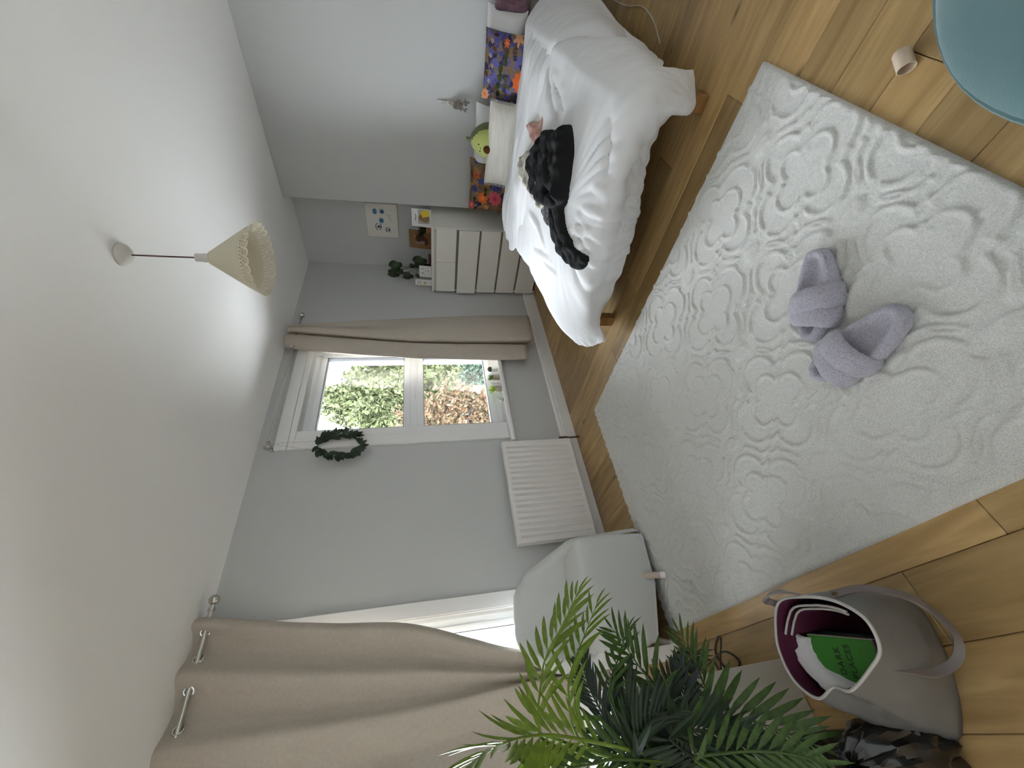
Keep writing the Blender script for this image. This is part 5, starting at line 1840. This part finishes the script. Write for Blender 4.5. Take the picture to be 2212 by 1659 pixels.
# pale-edged inner pockets on the right-hand wall
for q in range(2):
    arcp = []
    for k in range(13):
        p = RI[int(29 + k * 2.33) % nb]
        cc = R_[12].mean(axis=0)
        s = 0.12 + 0.07 * q + 0.05 * math.sin(PI * k / 12)
        arcp.append((p[0] + (cc[0] - p[0]) * s, p[1] + (cc[1] - p[1]) * s, .318 - .012 * q))
    o = MB().grid([[(x_, y_, z_) for x_, y_, z_ in arcp], [(x_, y_, z_ - .14) for x_, y_, z_ in arcp]]).build('inner_pocket', M_LINING, tb, angle=180)
    MB().tube(arcp, .0032, 6).build('pocket_edge', M_TRIM, o)


def strap_band(name, pts, wd, nrm, m, parent, th=.004):
    ln = cr(pts, 8)
    mb = MB()
    rws = []
    for i, p in enumerate(ln):
        p = Vector(p)
        tg = (Vector(ln[min(i + 1, len(ln) - 1)]) - Vector(ln[max(i - 1, 0)])).normalized()
        n = Vector(nrm)
        n = (n - tg * n.dot(tg)).normalized()
        s = n.cross(tg)
        rws.append([tuple(p + s * wd / 2), tuple(p + s * wd / 2 + n * th), tuple(p - s * wd / 2 + n * th), tuple(p - s * wd / 2)])
    mb.grid(rws, closed_v=True)
    mb.f += [(3, 2, 1, 0), tuple((len(ln) - 1) * 4 + k for k in range(4))]
    return mb.build(name, m, parent, angle=60)


# front handle, folded down over the face of the bag
hs = [(.128, 1.065, .305), (.125, 1.02, .25), (.092, .985, .18), (.040, .985, .125), (-.010, 1.000, .10), (-.052, 1.025, .115), (-.066, 1.055, .165), (-.050, 1.062, .22), (-.036, 1.066, .275)]
M_STRAP = mat('taupe_strap_leather', (0.15, 0.125, 0.115), 0.4, 0.5)
strap_band('handle', hs, .020, (0.45, -.9, .25), M_STRAP, tb, .006)
for p in ((.128, 1.058, .300), (-.034, 1.058, .268)):
    MB().ball(p, .008, 12, 8, (1, 1, 1)).build('stud', mat('dark_bronze', (0.12, 0.08, 0.05), 0.35, metal=0.8), tb)
hs2 = [(.152, 1.17, .335), (.178, 1.22, .372), (.170, 1.28, .380), (.120, 1.31, .345)]
strap_band('handle', [(.143, 1.13, .33), (.165, 1.16, .365), (.168, 1.20, .375), (.160, 1.235, .365), (.148, 1.24, .335)], .022, (0.9, .2, .4), M_STRAP, tb, .006)
# white tissue spilling inside, and books
M_TISSUE = mat('white_tissue', (0.62, 0.62, 0.63), 0.9, bump=0.2, bscale=60)
TA, TB = [(.085, 1.335), (.045, 1.355), (-.02, 1.345), (-.075, 1.30)], [(.052, 1.285), (.03, 1.30), (-.02, 1.29), (-.066, 1.225)]
ta, tb_ = cr(np.array(TA), 6), cr(np.array(TB), 6)
PT = [[(a_[0] + (c_[0] - a_[0]) * t_ + .004 * nz(i_ * .5, t_ * 6, 1), a_[1] + (c_[1] - a_[1]) * t_ - .012 + .006 * nz(i_ * .4, t_ * 5, 4), .275 - .03 * t_ + .02 * abs(nz(i_ * .35, t_ * 4, 8)) - .10 * max(0, t_ - .8)) for t_ in np.linspace(0.05, 1.1, 12)] for i_, (a_, c_) in enumerate(zip(ta, tb_))]
o = MB().grid(PT).build('tissue_paper', M_TISSUE, None, angle=180)
tag(o, 'crumpled white tissue paper inside the tote bag beside the green book', 'paper')
solidify(o, .0015, 0)
BK = frame_mat((-.010, 1.222, .232), (.965, -.26, -.02), (.25, .95, .20))
bk = thing('book', 'bright green paperback titled DARK PLACES lying face up inside the tote bag', 'book', (-.01, 1.22, .20))
M_GREEN = mat('bright_green_cover', (0.035, 0.185, 0.022), 0.5, 0.3)
MB().rbox(-.056, .056, -.092, .085, -.020, 0, .001, 1, BK).build('cover', M_GREEN, bk, smooth=False)
MB().rbox(-.054, .0575, -.093, .086, -.018, -.002, .0005, 1, BK).build('pages', mat('book_pages', (0.55, 0.52, 0.45), 0.9), bk, smooth=False)
M_DKGR = mat('dark_green_print', (0.008, 0.04, 0.008), 0.6)


def lettering(text, M, cx, cy, size, m, parent, space=1.0):
    cu = bpy.data.curves.new('lettering', 'FONT')
    cu.body = text
    cu.size = size
    cu.align_x = 'CENTER'
    cu.space_character = space
    cu.extrude = .0002
    cu.offset = size * .035
    tmp = bpy.data.objects.new('lettering', cu)
    COL.objects.link(tmp)
    dg = bpy.context.evaluated_depsgraph_get()
    me = bpy.data.meshes.new_from_object(tmp.evaluated_get(dg))
    bpy.data.objects.remove(tmp)
    me.name = 'lettering'
    me.transform(M @ Matrix.Translation((cx, cy, .0006)))
    me.materials.clear()
    me.materials.append(m)
    o = bpy.data.objects.new('lettering', me)
    COL.objects.link(o)
    o.parent = parent
    o.matrix_parent_inverse = parent.matrix_basis.inverted()
    return o


lettering('DARK', BK, -.002, .004, .0215, M_DKGR, bk, 1.25)
lettering('PLACES', BK, .000, -.026, .0215, M_DKGR, bk, 1.15)
o = MB().rbox(-.06, .05, -.085, .085, -.035, -.012, .002, 1, BK @ Matrix.Translation((.012, -.012, -.024))).build('notebook', mat('dark_teal_cover', (0.012, 0.03, 0.028), 0.5), None, smooth=False)
tag(o, 'dark teal notebook under the green book in the tote bag', 'notebook')

# ------------------------------------------------------------------ teal pouf at the viewer's feet
M_TEAL = mat('teal_velvet', (0.075, 0.145, 0.155), 0.85, 0.2, nscale=5, col2=(0.10, 0.17, 0.175, 1), bump=0.2, bscale=160, sheen=0.25)
pf_ = thing('pouf', 'round teal velvet pouf at the near edge of the room, beside the rug corner', 'pouf', (.62, -.31, 0))
prof = [(.0001, .452), (.20, .455), (.33, .452), (.385, .44), (.412, .415), (.420, .38), (.418, .30), (.417, .20), (.418, .10), (.412, .05), (.39, .03), (.36, .025), (.0001, .025)][::-1]
MB().lathe([(float(a), float(b)) for a, b in cr(prof, 4)], 72, (.62, -.31, 0), None, lambda i, t, r, z: (r * (1 + .006 * math.sin(3 * t + z * 9) + .004 * math.sin(7 * t)), z)).build('upholstery', M_TEAL, pf_, angle=180)
MB().torus((.62, -.31, .412), .4135, .005, (0, 0, 1), 72, 6).build('piping', M_TEAL, pf_)
for a in (.6, 2.2, 3.8, 5.3):
    MB().tube([(.62 + .3 * math.cos(a), -.31 + .3 * math.sin(a), 0), (.62 + .3 * math.cos(a), -.31 + .3 * math.sin(a), .03)], .02, 12).build('foot', M_DARKWOOD, pf_)

# little pale tub on the floor next to the pouf
M_FROST = mat('pale_beige_plastic', (0.62, 0.50, 0.38), 0.45, 0.4)
tu = thing('plastic_tub', 'small pale translucent tub lying on its side on the boards beside the teal pouf', 'tub', (1.24, .075, 0))
TM = Matrix.Translation((1.265, .105, .0225)) @ Matrix.Rotation(math.radians(-118), 4, 'Z') @ Matrix.Rotation(PI / 2, 4, 'X')
MB().lathe([(.0001, 0), (.019, 0), (.0215, .004), (.0215, .055), (.0190, .055), (.0185, .006), (.0001, .005)], 24, TM.translation, TM.to_3x3()).build('body', M_FROST, tu)
MB().torus(TM @ Vector((0, 0, .055)), .0208, .0016, TM.to_3x3() @ Vector((0, 0, 1)), 24, 6).build('rim', M_FROST, tu)

# dark lead coiled on the boards between chair and storage unit
o = MB().tube(cr([(.06, 2.42, .005), (.10, 2.36, .012), (.075, 2.25, .006), (.03, 2.20, .02), (.08, 2.13, .035), (.15, 2.07, .03), (.155, 2.14, .008), (.10, 2.20, .006), (.02, 2.14, .006), (.05, 2.04, .006), (.10, 2.10, .022), (.07, 2.30, .006), (.02, 2.45, .005)], 8), .0042, 8).build('power_lead', mat('dark_brown_flex', (0.03, 0.016, 0.01), 0.5))
tag(o, 'dark looped power lead on the boards between the tub chair and the storage unit', 'cable')
